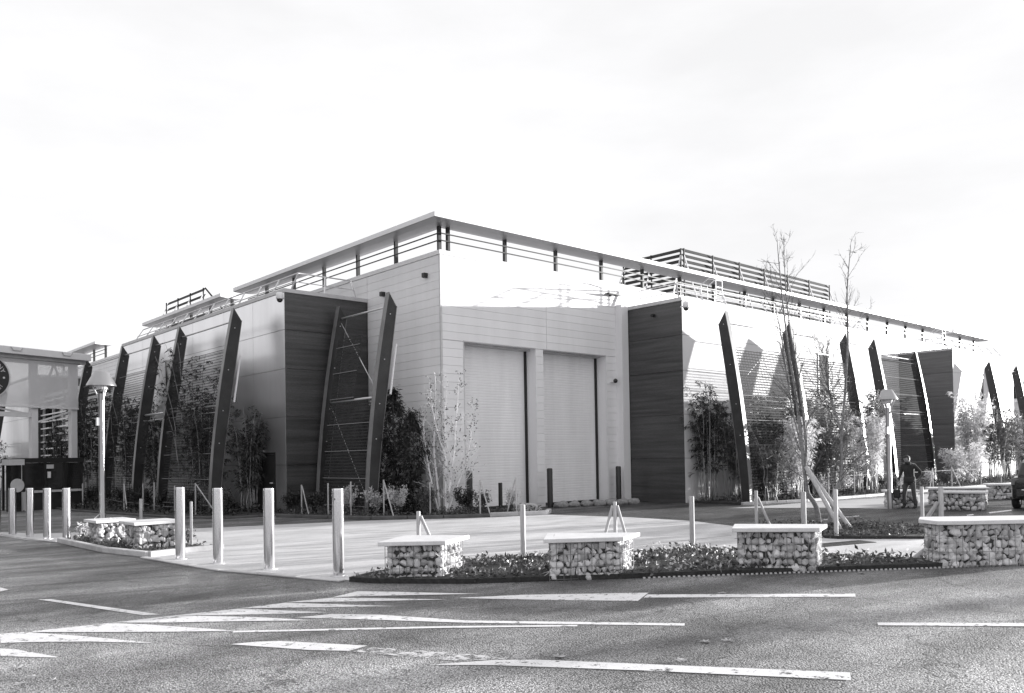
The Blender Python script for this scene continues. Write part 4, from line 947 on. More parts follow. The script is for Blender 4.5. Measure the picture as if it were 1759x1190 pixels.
ms = [[(x - 0.35, y - 0.5, z) for x, y, z in s_] for s_ in ms]      # keep the stems clear of the wall corner
random.seed(8)
bare_tree('white multi-stemmed birch with a few last leaves at the hall corner', (-0.5, -0.8, 0), [(s_, 0.046 if i < 2 else 0.032) for i, s_ in enumerate(ms)], M['birchwhite'], 40, 0.9, None, M['leaf_dark'], 0.26, t0=0.10, sub=9, crown_mat=M['birchwhite'])

def bamboo(label, x, y, h, n, spread, leaves, seed, lm='leaf_mid', grp='bamboo clumps', arch=0.5, low=0.25):
    random.seed(seed)
    t = thing('bamboo_clump', label, 'bamboo', (x, y, 0.05), group=grp)
    st = MB(); lf = MB(); per = leaves // n
    for k in range(n):
        a = random.uniform(0, 2 * math.pi); rr = spread * math.sqrt(random.random()); hh = h * random.uniform(0.72, 1.05)
        b0 = Vector((rr * 0.55 * math.cos(a), rr * 0.55 * math.sin(a), 0)); dirn = Vector((math.cos(a), math.sin(a), 0)) * spread * random.uniform(0.1, arch)
        pts = [b0 + Vector((random.gauss(0, .02), random.gauss(0, .02), 0)) + dirn * (f_ ** 2.6) + Vector((0, 0, hh * (f_ - 0.07 * f_ ** 4))) for f_ in [i / 8 for i in range(9)]]
        st.tube(pts, [0.016 * (1 - i / 9.5) + 0.003 for i in range(9)], 5)
        done = 0
        while done < per:
            f_ = low + (1 - low) * random.random() ** 0.8; p, d = lerp_path(pts, min(f_, 0.99))
            a2 = random.uniform(0, 2 * math.pi); tip = p + Vector((math.cos(a2), math.sin(a2), random.uniform(-0.1, 0.35))) * random.uniform(0.08, 0.42)
            for w in range(random.randint(5, 9)):
                dd = (tip - p).normalized() * 0.7 + rv3(0.5) + Vector((0, 0, -0.55))
                leaf(lf, p.lerp(tip, random.uniform(0.3, 1)), dd, rv3() + Vector((0, 0, 1)), random.uniform(0.12, 0.25), random.uniform(0.022, 0.042)); done += 1
    st.build('stems', M['cane'], t, True); lf.build('foliage', M[lm], t)
L_ = 'bamboo clump along the shaded wing '
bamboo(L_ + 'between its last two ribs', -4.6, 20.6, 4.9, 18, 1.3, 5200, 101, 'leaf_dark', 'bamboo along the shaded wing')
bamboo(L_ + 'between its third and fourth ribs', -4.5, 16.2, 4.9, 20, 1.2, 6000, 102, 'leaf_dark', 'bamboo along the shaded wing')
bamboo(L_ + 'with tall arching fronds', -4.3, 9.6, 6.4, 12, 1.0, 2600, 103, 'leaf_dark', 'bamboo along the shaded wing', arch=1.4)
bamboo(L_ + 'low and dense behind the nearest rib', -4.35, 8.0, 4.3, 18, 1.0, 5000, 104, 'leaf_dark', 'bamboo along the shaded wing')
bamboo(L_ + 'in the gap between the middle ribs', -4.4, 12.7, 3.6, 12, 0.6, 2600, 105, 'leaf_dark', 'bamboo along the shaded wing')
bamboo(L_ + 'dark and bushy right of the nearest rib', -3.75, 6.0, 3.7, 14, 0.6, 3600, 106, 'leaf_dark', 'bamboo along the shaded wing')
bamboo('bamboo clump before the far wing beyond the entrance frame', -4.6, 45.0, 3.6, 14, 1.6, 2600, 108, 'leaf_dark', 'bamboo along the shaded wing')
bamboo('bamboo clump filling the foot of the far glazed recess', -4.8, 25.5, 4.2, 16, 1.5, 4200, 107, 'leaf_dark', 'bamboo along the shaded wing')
S_ = 'bamboo clump along the sunny wing '
sunny = [(9.4, -3.5, 4.5, 9, 0.6, 1900, 'right against the dark wall edge', 'leaf_dark'), (10.3, -3.9, 3.9, 10, 0.65, 2100, 'behind the nearest rib', 'leaf_mid'), (10.2, -5.45, 2.2, 10, 0.5, 1700, 'low, before the mesh just right of the nearest rib', 'leaf_mid'), (11.9, -5.5, 3.2, 12, 0.65, 2400, 'pale, before the mesh between the first two ribs', 'leaf_pale'),
         (13.0, -4.0, 4.2, 14, 0.8, 3200, 'behind the mesh left of the second rib', 'leaf_dark'), (14.3, -5.5, 3.5, 14, 0.7, 3000, 'before the mesh right of the second rib', 'leaf_mid'), (16.0, -4.1, 4.6, 14, 0.8, 3000, 'behind the mesh between the second and third ribs', 'leaf_dark'), (17.2, -5.6, 3.4, 12, 0.7, 2400, 'pale, before the mesh left of the third rib', 'leaf_pale'),
         (19.3, -4.7, 4.6, 14, 0.8, 3400, 'between the third and fourth ribs', 'leaf_mid'), (20.4, -3.6, 4.2, 12, 0.6, 2200, 'close behind the fourth rib', 'leaf_mid'), (26.8, -5.4, 2.0, 8, 0.5, 900, 'below the far mesh', 'leaf_pale'), (28.3, -5.6, 2.2, 8, 0.7, 1000, 'before the far mesh', 'leaf_pale'),
         (31.8, -4.6, 5.0, 14, 0.75, 3000, 'before the far dark wall', 'leaf_pale'), (33.6, -4.9, 4.2, 14, 0.8, 2600, 'at the corner of the far wing', 'leaf_mid'), (35.4, -4.9, 4.0, 12, 0.8, 2400, 'left of the far wing window', 'leaf_mid'), (38.6, -5.0, 3.8, 12, 0.9, 2400, 'between the far wing ribs', 'leaf_mid'), (41.0, -5.4, 4.6, 12, 0.9, 2600, 'beyond the last rib', 'leaf_dark')]
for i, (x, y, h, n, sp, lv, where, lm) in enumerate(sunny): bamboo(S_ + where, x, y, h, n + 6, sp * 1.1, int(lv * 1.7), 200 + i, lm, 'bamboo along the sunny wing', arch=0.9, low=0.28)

def evergreen(label, x, y, h, w, seed, nl=5200):
    random.seed(seed); t = thing('evergreen_shrub', label, 'shrub', (x, y, 0.05), group='dark evergreen shrubs')
    st = MB(); lf = MB()
    st.tube([(0, 0, 0), (0.03, 0.02, h * 0.5), (0, 0, h * 0.93)], [0.045, 0.03, 0.008], 7)
    for k in range(nl // 9):
        z = h * random.uniform(0.06, 1.0); prof = min(1.0, 3.2 * (1 - z / h) ** 0.75 + 0.08) * (0.75 + 0.25 * math.sin(z * 3.1 + seed)); a = random.uniform(0, 2 * math.pi); rr = w * prof * random.uniform(0.35, 1.0)
        p = Vector((rr * math.cos(a), rr * math.sin(a), z))
        if k % 6 == 0: st.tube([(0, 0, z - 0.15), p], [0.012, 0.004], 4, cap=False)
        for q in range(9):
            d = Vector((math.cos(a), math.sin(a), -0.9)) * 0.6 + rv3(0.45); leaf(lf, p + rv3(0.05), d, rv3() + Vector((0, 0, 1)), random.uniform(0.10, 0.19), random.uniform(0.028, 0.05))
    st.build('trunk', M['barkdark'], t, True); lf.build('crown', M['leaf_dark'], t)
evergreen('tall dark evergreen shrub left of the white birch', -1.15, 1.05, 3.95, 0.62, 31); evergreen('slimmer dark evergreen shrub close behind the right recess rib', -1.3, 2.05, 3.45, 0.42, 32, 3600)
evergreen('broad dark evergreen shrub touching the white birch', -0.95, 0.25, 3.2, 0.5, 33, 3600)

def shrub(label, x, y, h, w, seed, lm='leaf_pale', nl=700, grp='small leafy shrubs'):
    random.seed(seed); t = thing('leafy_shrub', label, 'shrub', (x, y, 0.05), group=grp)
    st = MB(); lf = MB()
    for k in range(9):
        a = random.uniform(0, 2 * math.pi); e = Vector((math.cos(a) * w * random.uniform(0.3, 1), math.sin(a) * w * random.uniform(0.3, 1), h * random.uniform(0.6, 1.0)))
        pts = [Vector((0, 0, 0)), e * 0.5 + Vector((0, 0, 0.08)), e]; st.tube(pts, [0.010, 0.007, 0.003], 4, cap=False)
        for q in range(nl // 9):
            p, d = lerp_path(pts, random.uniform(0.25, 1.0) ** 0.7 * 0.99); leaf(lf, p + rv3(0.05), d * 0.4 + rv3(0.7), rv3() + Vector((0, 0, 1.2)), random.uniform(0.05, 0.10), random.uniform(0.03, 0.05))
    st.build('stems', M['barkdark'], t); lf.build('foliage', M[lm], t)
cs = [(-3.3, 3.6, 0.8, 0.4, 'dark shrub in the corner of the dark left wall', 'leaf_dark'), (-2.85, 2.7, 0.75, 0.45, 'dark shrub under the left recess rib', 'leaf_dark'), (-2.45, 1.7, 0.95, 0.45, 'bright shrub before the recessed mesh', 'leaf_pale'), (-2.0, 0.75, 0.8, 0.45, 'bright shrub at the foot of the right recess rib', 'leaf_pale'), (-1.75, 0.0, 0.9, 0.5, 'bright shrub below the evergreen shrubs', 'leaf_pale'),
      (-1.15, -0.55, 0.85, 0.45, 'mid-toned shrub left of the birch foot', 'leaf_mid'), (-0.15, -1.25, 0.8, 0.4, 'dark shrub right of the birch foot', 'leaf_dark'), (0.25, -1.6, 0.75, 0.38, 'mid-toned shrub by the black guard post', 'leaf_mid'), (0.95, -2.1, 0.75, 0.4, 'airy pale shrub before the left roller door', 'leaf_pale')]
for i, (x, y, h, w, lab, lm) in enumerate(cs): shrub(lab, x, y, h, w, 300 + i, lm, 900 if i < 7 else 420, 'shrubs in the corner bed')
random.seed(77)
for i in range(12):
    x = 10.3 + i * 1.75 + random.uniform(-0.3, 0.3); shrub('low leafy shrub along the sunny wing, %s counted from the dark wall' % ORD[i], x, -5.15 - 0.03 * i + random.uniform(-0.25, 0.25), random.uniform(0.6, 0.95), random.uniform(0.35, 0.5), 330 + i, random.Random(i).choice(['leaf_pale', 'leaf_mid']), 700, 'shrubs along the sunny wing')
for i in range(9):
    y = 4.9 + i * 1.55; shrub('low dark shrub along the shaded wing, %s counted from the near corner' % ORD[i], -5.3 - 0.03 * i + random.Random(i).uniform(-0.3, 0.3), y, 0.8, 0.45, 360 + i, 'leaf_dark', 600, 'shrubs along the shaded wing')
shrub('tiny pale shrub at the left end of the small bed', -10.55, -0.15, 0.3, 0.2, 390, 'leaf_pale', 200, 'tiny shrubs in the small bed'); shrub('tiny shrub behind the nearer of the paired benches', -9.45, -3.6, 0.28, 0.18, 391, 'leaf_mid', 160, 'tiny shrubs in the small bed')

# ground cover of low leaves and litter
def inside(p, poly):
    x, y = p; c_ = False; n = len(poly)
    for i in range(n):
        x0, y0 = poly[i]; x1, y1 = poly[(i + 1) % n]
        if (y0 > y) != (y1 > y) and x < (x1 - x0) * (y - y0) / (y1 - y0) + x0: c_ = not c_
    return c_
def cover(name, label, poly, dens, zb, hmax, seed, lm, size=(0.05, 0.11)):
    random.seed(seed); xs_ = [p[0] for p in poly]; ys_ = [p[1] for p in poly]; b = MB()
    A = (max(xs_) - min(xs_)) * (max(ys_) - min(ys_)); n = int(A * dens)
    for k in range(n):
        p = (random.uniform(min(xs_), max(xs_)), random.uniform(min(ys_), max(ys_)))
        if not inside(p, poly): continue
        clump = 0.5 + 0.5 * math.sin(p[0] * 2.3 + seed) * math.cos(p[1] * 2.9)
        gap_ = math.sin(p[0] * 3.7 + seed * 2.1) + math.sin(p[1] * 4.3 - seed) + 0.7 * math.sin(p[0] * 9.1 + p[1] * 7.7)
        if gap_ < -0.35 and random.random() < 0.8: continue
        z = zb + random.random() ** 1.8 * hmax * (0.15 + 0.85 * clump)
        leaf(b, (p[0], p[1], z), rv3() + Vector((0, 0, 0.2)), rv3(0.6) + Vector((0, 0, 1)), random.uniform(*size), random.uniform(size[0], size[1]) * 0.6)
    o = b.build(name, M[lm]); tag(o, label, 'ground cover', kind='stuff')
cover('ground_cover', 'low leafy ground cover in the front bed between the stone benches', front_bed, 230, 0.07, 0.12, 1, 'leaf_litter', (0.04, 0.12))
cover('ground_cover', 'pale low leaves in the front bed', front_bed, 48, 0.08, 0.18, 2, 'leaf_pale', (0.04, 0.10))
cover('ground_cover', 'dark leaf litter in the bed under the bare trees', bed2, 330, 0.06, 0.16, 3, 'leaf_litter')
cover('ground_cover', 'leaf litter in the small bed by the paired benches', small_bed, 200, 0.05, 0.08, 4, 'leaf_litter')
cover('ground_cover', 'low dark plants in the corner bed before the hall', bed_mid, 260, 0.08, 0.30, 5, 'leaf_litter')
cover('ground_cover', 'low plants in the bed along the sunny wing', bed_right, 110, 0.08, 0.28, 6, 'leaf_litter', (0.06, 0.13))
cover('ground_cover', 'low dark plants in the bed along the shaded wing', bed_left, 130, 0.08, 0.35, 7, 'leaf_dark', (0.07, 0.14))

# fallen leaves on the road
random.seed(44)
for (x, y), lab in zip([(-14.49, -13.49), (-14.40, -13.72), (-14.62, -13.66), (-14.52, -13.05), (-13.9, -14.55), (-9.62, -16.66), (-9.44, -16.78), (-10.35, -16.93), (-10.98, -16.1), (-4.35, -15.64), (-7.18, -15.2)],
      ['curled dry leaf at the lower left of the road, nearest the edge', 'curled dry leaf at the lower left, right of its neighbour', 'curled dry leaf in the lower left corner', 'flat dry leaf above the curled ones at lower left', 'dry leaf at the bottom edge left of centre', 'pale leaf right of the middle of the road', 'pale leaf beside another right of the middle', 'pale leaf just above the long lower line', 'dark leaf on the long lower line', 'pale scrap at the road edge before the third bench', 'pale scrap on the road under the white line']):
    b = MB(); n = 7; s_ = random.uniform(0.05, 0.085); vs = [(0, 0, 0.012)]
    for k in range(2 * n):
        a = math.pi * k / n; rr = s_ * (1.0 if k % 2 == 0 else 0.55) * (1.2 if k == 0 else 1); vs.append((rr * math.cos(a), rr * math.sin(a), 0.008 + 0.35 * rr * random.random()))
    b.add(vs, [(0, 1 + k, 1 + (k + 1) % (2 * n)) for k in range(2 * n)])
    o = b.build('fallen_leaf', M['leaf_dry'], None, False, (x, y, 0)); o.rotation_euler = (0, 0, random.uniform(0, 6)); tag(o, lab, 'leaf', 'fallen leaves')

# ================================================================== ENTRANCE FRAME WITH ROUND SIGN (far left)
ea = math.atan2(1.17, 3.55)
en = thing('entrance_frame', 'white steel entrance frame with translucent screen and flat roof at the left edge', 'canopy', (-8.71, 18.78, 0), ea)
EL = 3.74
for x in (-4.6, 1.38, 3.16): bevel(MB().box(x - 0.14, x + 0.14, -0.12, 0.12, 0, 6.3).build('post', M['white'], en), 0.01)
bevel(MB().box(-6.0, EL, -0.5, 1.6, 6.42, 6.72).build('roof_slab', M['fascia'], en), 0.02)
MB().box(-6.0, EL - 0.1, -0.25, 1.4, 6.28, 6.415).build('roof_beam', M['trim'], en)
MB().box(-6.0, 3.32, -0.17, -0.14, 4.3, 6.27).build('screen', M['screen'], en)
MB().box(-6.0, 3.32, -0.2, -0.121, 4.22, 4.295).build('screen_rail', M['white'], en)
MB().box(-6.0, 1.24, -0.06, 0.06, 3.82, 4.02).build('cross_beam', M['white'], en)
for p, q in (((1.6, 0, 4.3), (2.3, 0, 6.2)), ((2.3, 0, 6.2), (3.0, 0, 4.3)), ((-0.6, 0, 4.25), (1.2, 0, 3.95)), ((1.5, 0, 3.6), (3.0, 0, 4.1))): MB().bar(p, q, 0.07).build('brace', M['white'], en)
for x in (0.4, 2.6):
    MB().tube([(x - 0.25, -0.52, 6.70), (x - 0.15, -0.52, 6.56), (x + 0.15, -0.52, 6.56), (x + 0.25, -0.52, 6.70)], 0.02, 6).build('hook', M['trim'], en)
# round sign with its lettering
sg = thing('round_sign', 'dark round sign with white lettering on the entrance screen, cut by the left edge', 'sign', (-8.71, 18.78, 0), ea)
SX, SZ, SY = -0.62, 5.42, -0.22
def ring(r0, r1, y, m, nm, n=48, th=0.02):
    b = MB(); vs = []; fs = []
    for k in range(n):
        a = 2 * math.pi * k / n
        for r, yy in ((r0, y), (r1, y), (r1, y + th), (r0, y + th)): vs.append((SX + r * math.cos(a), yy, SZ + r * math.sin(a)))
    for k in range(n):
        p = 4 * k; q = 4 * ((k + 1) % n)
        for i in range(4): fs.append((p + i, p + (i + 1) % 4, q + (i + 1) % 4, q + i))
    b.add(vs, fs).build(nm, m, sg)
ring(0.0, 0.90, SY, M['sign_dark'], 'disc'); ring(0.86, 0.905, SY - 0.012, M['greywhite'], 'rim', th=0.01); ring(0.40, 0.44, SY - 0.012, M['white'], 'inner_ring', th=0.01); ring(0.0, 0.40, SY - 0.008, M['sign_grey'], 'centre', th=0.006)
def letter(ch, ang, rad, size, flip=0):
    cu = bpy.data.curves.new('letter', 'FONT'); cu.body = ch; cu.size = size; cu.extrude = 0.004; cu.align_x = 'CENTER'; cu.align_y = 'CENTER'; cu.resolution_u = 3
    tmp = bpy.data.objects.new('tmp', cu); COL.objects.link(tmp); bpy.context.view_layer.update()
    me = bpy.data.meshes.new_from_object(tmp.evaluated_get(bpy.context.evaluated_depsgraph_get())); bpy.data.objects.remove(tmp, do_unlink=True)
    me.materials.clear(); me.materials.append(M['white'])
    o = link('letter', me, sg); a = R(ang)
    o.matrix_local = Matrix.Translation((SX + rad * math.cos(a), SY - 0.014, SZ + rad * math.sin(a))) @ Matrix.Rotation(R(90), 4, 'X') @ Matrix.Rotation(a - R(90) + flip * math.pi, 4, 'Z')
for ch, an in (('G', 59), ('N', 42), ('Y', 25)): letter(ch, an, 0.64, 0.25)
for ch, an in (('l', -34), ('e', -44), ('n', -56)): letter(ch, an, 0.64, 0.2, 1)
ring_b = MB(); vs = [(SX + 0.64 + 0.045 * math.cos(k * math.pi / 8), SY - 0.014, SZ - 0.01 + 0.045 * math.sin(k * math.pi / 8)) for k in range(16)]
ring_b.add(vs, [tuple(range(16))]).build('dot', M['white'], sg)

# glass kiosk and bin under it
kk = thing('ticket_kiosk', 'low dark framed glass kiosk behind the far bollards at left', 'kiosk', (-7.75, 16.4, 0), ea)
MB().box(-1.15, 1.35, -0.75, 0.75, 1.86, 2.04).build('roof', M['blackpaint'], kk)
for x in (-1.1, -0.25, 0.55, 1.28):
    for y in (-0.7, 0.68): MB().box(x - 0.035, x + 0.035, y - 0.035, y + 0.035, 0, 1.858).build('post', M['blackpaint'], kk)
for x0, x1 in ((-1.06, -0.29), (-0.21, 0.51), (0.59, 1.24)):
    MB().box(x0, x1, -0.695, -0.685, 0.78, 1.85).build('pane', M['glass'], kk); MB().box(x0, x1, -0.71, -0.67, 0.0, 0.68).build('apron_panel', M['darksteel'], kk)
MB().box(-1.06, 1.24, -0.78, -0.68, 0.69, 0.77).build('counter', M['greywhite'], kk)
MB().box(-0.15, -0.02, -0.71, -0.697, 1.25, 1.5).build('notice', M['white'], kk); MB().box(-0.2, 0.1, -0.71, -0.697, 1.62, 1.78).build('notice', M['greywhite'], kk)
MB().box(-1.75, -1.17, -0.9, -0.4, 1.78, 2.0).build('side_awning', M['greywhite'], kk); MB().box(-1.65, -1.25, -0.82, -0.5, 0.0, 1.775).build('side_booth', M['glass'], kk)
MB().lathe([(0, 0.0), (0.26, 0.0), (0.26, 0.02), (0, 0.02)], 20).build('booth_badge', M['greywhite'], kk).matrix_local = Matrix.Translation((-1.42, -0.84, 1.0)) @ Matrix.Rotation(R(90), 4, 'X')
bn = thing('litter_bin', 'grey cylindrical litter bin standing before the glass kiosk', 'bin', (-8.6, 15.6, 0))
o = MB().lathe([(0, 0), (0.24, 0), (0.26, 0.05), (0.27, 0.72), (0.24, 0.74), (0, 0.72)], 20).build('drum', M['trim'], bn, True); smooth_angle(o)
o = MB().lathe([(0.10, 0.73), (0.16, 0.80), (0.12, 0.92), (0, 0.95)], 16).build('lid', M['darksteel'], bn, True)

# far sheds at the right edge, beyond the hall
sh = thing('distant_shed', 'low grey banded shed at the far right edge beyond the hall', 'building', (62, -6, 0))
MB().box(0, 30, 0, 24, 0, 7.0).build('wall', M['trim'], sh); MB().box(-0.3, 30.3, -0.3, 24.3, 7.0, 7.35).build('roof', M['fascia'], sh)
for k in range(4): MB().box(-0.05, 30.05, -0.05, 24.05, 1.2 + 1.5 * k, 1.4 + 1.5 * k).build('band', M['fascia'], sh)
MB().box(-0.02, 30.02, -0.02, 24.02, 6.0, 6.98).build('dark_band', M['louvre'], sh)

# ================================================================== PARKED CAR (only its rear corner is in view)
car = thing('parked_car', 'dark hatchback car cut by the right edge of the picture', 'car', (13.05, -13.28, 0), R(10))
# local: +x forward, y left, origin at the middle of the wheelbase on the ground
def loft(secs, name, m, parent, smooth=True):
    b = MB(); n = len(secs[0]); vs = [p for s_ in secs for p in s_]; fs = []
    for i in range(len(secs) - 1):
        for k in range(n): fs.append((i * n + k, i * n + (k + 1) % n, (i + 1) * n + (k + 1) % n, (i + 1) * n + k))
    fs += [tuple(reversed(range(n))), tuple(range((len(secs) - 1) * n, len(secs) * n))]
    o = b.add(vs, fs).build(name, m, parent, smooth); return o
def sec(x, hw, z0, z1, rr=0.12):
    pts = []
    for (cy, cz, a0) in ((hw - rr, z1 - rr, 0), (-hw + rr, z1 - rr, 90), (-hw + rr * .7, z0 + rr * .7, 180), (hw - rr * .7, z0 + rr * .7, 270)):
        r_ = rr if a0 < 180 else rr * .7
        for k in range(4):
            a = R(a0 + 30 * k); pts.append((x, cy + r_ * math.cos(a), cz + r_ * math.sin(a)))
    return pts
body = loft([sec(-2.02, 0.70, 0.42, 0.86), sec(-1.96, 0.80, 0.32, 0.93), sec(-1.7, 0.86, 0.26, 0.96), sec(-1.0, 0.885, 0.24, 0.97), sec(0.4, 0.89, 0.24, 0.96), sec(1.1, 0.88, 0.25, 0.94), sec(1.7, 0.83, 0.28, 0.82), sec(1.98, 0.70, 0.36, 0.70)], 'body', M['carpaint'], car); smooth_angle(body, 35)
cab = loft([sec(-1.92, 0.66, 0.90, 1.02, 0.05), sec(-1.62, 0.66, 0.90, 1.36, 0.12), sec(-1.1, 0.655, 0.90, 1.46, 0.13), sec(-0.2, 0.66, 0.90, 1.49, 0.13), sec(0.3, 0.66, 0.90, 1.42, 0.12), sec(1.05, 0.70, 0.90, 0.97, 0.03)], 'cabin', M['carpaint'], car); smooth_angle(cab, 35)
MB().add([(-1.945, -0.5, 1.0), (-1.945, 0.5, 1.0), (-1.70, 0.48, 1.30), (-1.70, -0.48, 1.30)], [(0, 3, 2, 1)]).build('rear_window', M['glass'], car)
MB().add([(0.98, -0.55, 1.02), (0.98, 0.55, 1.02), (0.42, 0.52, 1.38), (0.42, -0.52, 1.38)], [(0, 1, 2, 3)]).build('windscreen', M['glass'], car)
for sy in (1, -1):
    MB().add([(-1.55, sy * 0.667, 1.0), (-0.45, sy * 0.667, 1.0), (-0.45, sy * 0.664, 1.36), (-1.35, sy * 0.664, 1.32)], [(0, 1, 2, 3)]).build('side_window', M['glass'], car)
    MB().add([(-0.38, sy * 0.667, 1.0), (0.62, sy * 0.672, 1.0), (0.28, sy * 0.664, 1.30), (-0.38, sy * 0.664, 1.36)], [(0, 1, 2, 3)]).build('side_window', M['glass'], car)
    MB().box(-2.0, -1.9, sy * 0.72 - 0.09, sy * 0.72 + 0.09, 0.72, 0.90).build('tail_light', M['lamp_red'], car)
    MB().box(1.80, 1.93, sy * 0.62 - 0.12, sy * 0.62 + 0.12, 0.60, 0.72).build('headlight', M['chrome'], car)
    MB().box(0.5, 0.68, sy * 0.9 - 0.07, sy * 0.9 + 0.07, 0.98, 1.1).build('mirror', M['carpaint'], car)
    for wx in (-1.27, 1.25):
        wh = thing('wheel', None, None); wh.parent = car; wh.location = (wx, sy * 0.78, 0.31)
        tw = MB()
        for prof, nm, m_ in (([(0.19, -0.1), (0.27, -0.105), (0.31, -0.07), (0.31, 0.07), (0.27, 0.105), (0.19, 0.1)], 'tyre', M['tyre']), ([(0.0, 0.06), (0.08, 0.085), (0.17, 0.07), (0.195, 0.095), (0.195, -0.095), (0.0, -0.06)], 'rim', M['rail'])):
            o = MB().lathe(prof, 28).build(nm, m_, wh, True); o.matrix_local = Matrix.Rotation(R(-90 * sy), 4, 'X'); smooth_angle(o)
MB().box(-2.075, -1.9, -0.68, 0.68, 0.40, 0.60).build('rear_bumper', M['carpaint'], car); MB().box(-2.085, -2.076, -0.55, 0.55, 0.57, 0.60).build('bumper_strip', M['chrome'], car)
MB().box(-2.083, -2.076, -0.26, 0.26, 0.46, 0.56).build('number_plate', M['greywhite'], car)

# ================================================================== PERSON
pe = thing('person', 'person in dark jacket and boots, head bowed, one hand on hip, holding a dark bag', 'person', (9.66, -10.46, 0), R(-95))
# local frame: facing -y after rotation is towards the camera side; x to the person's left
def skinned(verts, edges, radii, name, root=0, sub=2):
    me = bpy.data.meshes.new(name); me.from_pydata(verts, edges, []); o = bpy.data.objects.new(name, me); COL.objects.link(o)
    mo = o.modifiers.new('skin', 'SKIN'); mo.use_smooth_shade = True
    sk = me.skin_vertices[0].data
    for i, r_ in enumerate(radii): sk[i].radius = r_ if isinstance(r_, tuple) else (r_, r_)
    for i in range(len(verts)): sk[i].use_root = (i == root)
    ss = o.modifiers.new('sub', 'SUBSURF'); ss.levels = sub; ss.render_levels = sub
    bpy.context.view_layer.update()
    out = bpy.data.meshes.new_from_object(o.evaluated_get(bpy.context.evaluated_depsgraph_get())); bpy.data.objects.remove(o, do_unlink=True); return out
# person looks towards local -Y; +X is the person's left hand side
V = [(0, 0.0, 0.86), (0, 0.0, 1.0), (0, -0.02, 1.16), (0, -0.03, 1.28), (0, -0.05, 1.36), (0, -0.09, 1.42),            # 0-5 pelvis .. neck
     (0.10, 0.0, 0.80), (0.15, -0.03, 0.45), (0.17, 0.02, 0.10), (0.19, -0.13, 0.045),                                # 6-9 left leg
     (-0.10, 0.0, 0.80), (-0.14, -0.06, 0.45), (-0.16, -0.01, 0.10), (-0.18, -0.16, 0.045),                             # 10-13 right leg
     (0.17, -0.02, 1.31), (0.32, 0.08, 1.10), (0.20, 0.00, 0.92),                                                     # 14-16 left arm, hand on hip
     (-0.17, -0.03, 1.31), (-0.235, -0.06, 1.06), (-0.27, -0.15, 0.83)]                                                # 17-19 right arm hanging
E_ = [(0, 1), (1, 2), (2, 3), (3, 4), (4, 5), (0, 6), (6, 7), (7, 8), (8, 9), (0, 10), (10, 11), (11, 12), (12, 13), (3, 14), (14, 15), (15, 16), (3, 17), (17, 18), (18, 19)]
rad = [(0.15, 0.115), (0.155, 0.12), (0.165, 0.125), (0.15, 0.11), (0.07, 0.065), (0.052, 0.052), (0.085, 0.09), (0.06, 0.062), (0.048, 0.05), (0.042, 0.035), (0.085, 0.09), (0.06, 0.062), (0.048, 0.05), (0.042, 0.035), (0.075, 0.075), (0.05, 0.05), (0.036, 0.036), (0.075, 0.075), (0.05, 0.05), (0.036, 0.036)]
bm0 = skinned(V, E_, rad, 'body')
for m_ in ('jacket', 'trousers', 'boots', 'skin'): bm0.materials.append(M[m_])
for p in bm0.polygons:
    z = p.center.z; x = p.center.x
    p.material_index = 2 if z < 0.17 else (1 if z < 0.80 and abs(x) < 0.26 else (3 if z > 1.365 or (z < 0.9 and abs(x) > 0.25) else 0))
    p.use_smooth = True
link('body', bm0, pe)
# hands: palm plus five fingers each
def hand(root, d, side, name='hand'):
    d = Vector(d).normalized(); s_ = d.cross(Vector((0, 1, 0.2))).normalized() * side; n_ = d.cross(s_)
    v = [root, root + d * 0.045, root + d * 0.085]; e = [(0, 1), (1, 2)]; r_ = [(0.028, 0.018), (0.036, 0.018), (0.036, 0.016)]
    for k, (off, L) in enumerate(((-0.028, 0.066), (-0.009, 0.076), (0.010, 0.072), (0.028, 0.056))):
        b_ = len(v); p = root + d * 0.092 + s_ * off
        v += [p, p + d * L * 0.5 + n_ * 0.012, p + d * L * 0.85 + n_ * 0.032]; e += [(2, b_), (b_, b_ + 1), (b_ + 1, b_ + 2)]; r_ += [(0.010, 0.010), (0.009, 0.009), (0.0075, 0.0075)]
    b_ = len(v); p = root + d * 0.04 - s_ * 0.035; v += [p, p + d * 0.03 - s_ * 0.022 + n_ * 0.01, p + d * 0.06 - s_ * 0.026 + n_ * 0.022]; e += [(1, b_), (b_, b_ + 1), (b_ + 1, b_ + 2)]; r_ += [(0.012, 0.012), (0.010, 0.010), (0.008, 0.008)]
    me = skinned([tuple(q) for q in v], e, r_, name, 0, 1); me.materials.append(M['skin']); link(name, me, pe)
hand(Vector((0.195, 0.0, 0.915)), (-0.55, -0.35, -0.75), 1); hand(Vector((-0.272, -0.155, 0.825)), (-0.1, -0.15, -1), -1)
# head, bowed and turned to the side
hb = bmesh.new(); bmesh.ops.create_uvsphere(hb, u_segments=24, v_segments=18, radius=1.0)
for v in hb.verts:
    n = v.co.copy(); x, y, z = n.x * 0.078, n.y * 0.098, n.z * 0.118
    if n.z < -0.2: x *= 1 - 0.28 * (-n.z - 0.2); y *= 1 - 0.12 * (-n.z - 0.2)
    if n.y < -0.8 and abs(n.x) < 0.25 and -0.35 < n.z < 0.15: y -= 0.022 * (1 - abs(n.x) / 0.25)         # nose
    if n.y < -0.6 and 0.05 < abs(n.x) * 1 < 0.6 and 0.0 < n.z < 0.25 and abs(n.x) > 0.2: y += 0.010         # eye sockets
    if n.y < -0.6 and -0.6 < n.z < -0.5 and abs(n.x) < 0.35: y += 0.006                                      # mouth line
    v.co = (x, y, z)
hm = bpy.data.meshes.new('head'); hb.to_mesh(hm); hb.free(); hm.materials.append(M['skin'])
for p in hm.polygons: p.use_smooth = True
hd = link('head', hm, pe, (0.0, -0.12, 1.515)); hd.rotation_euler = (R(28), 0, R(-18))
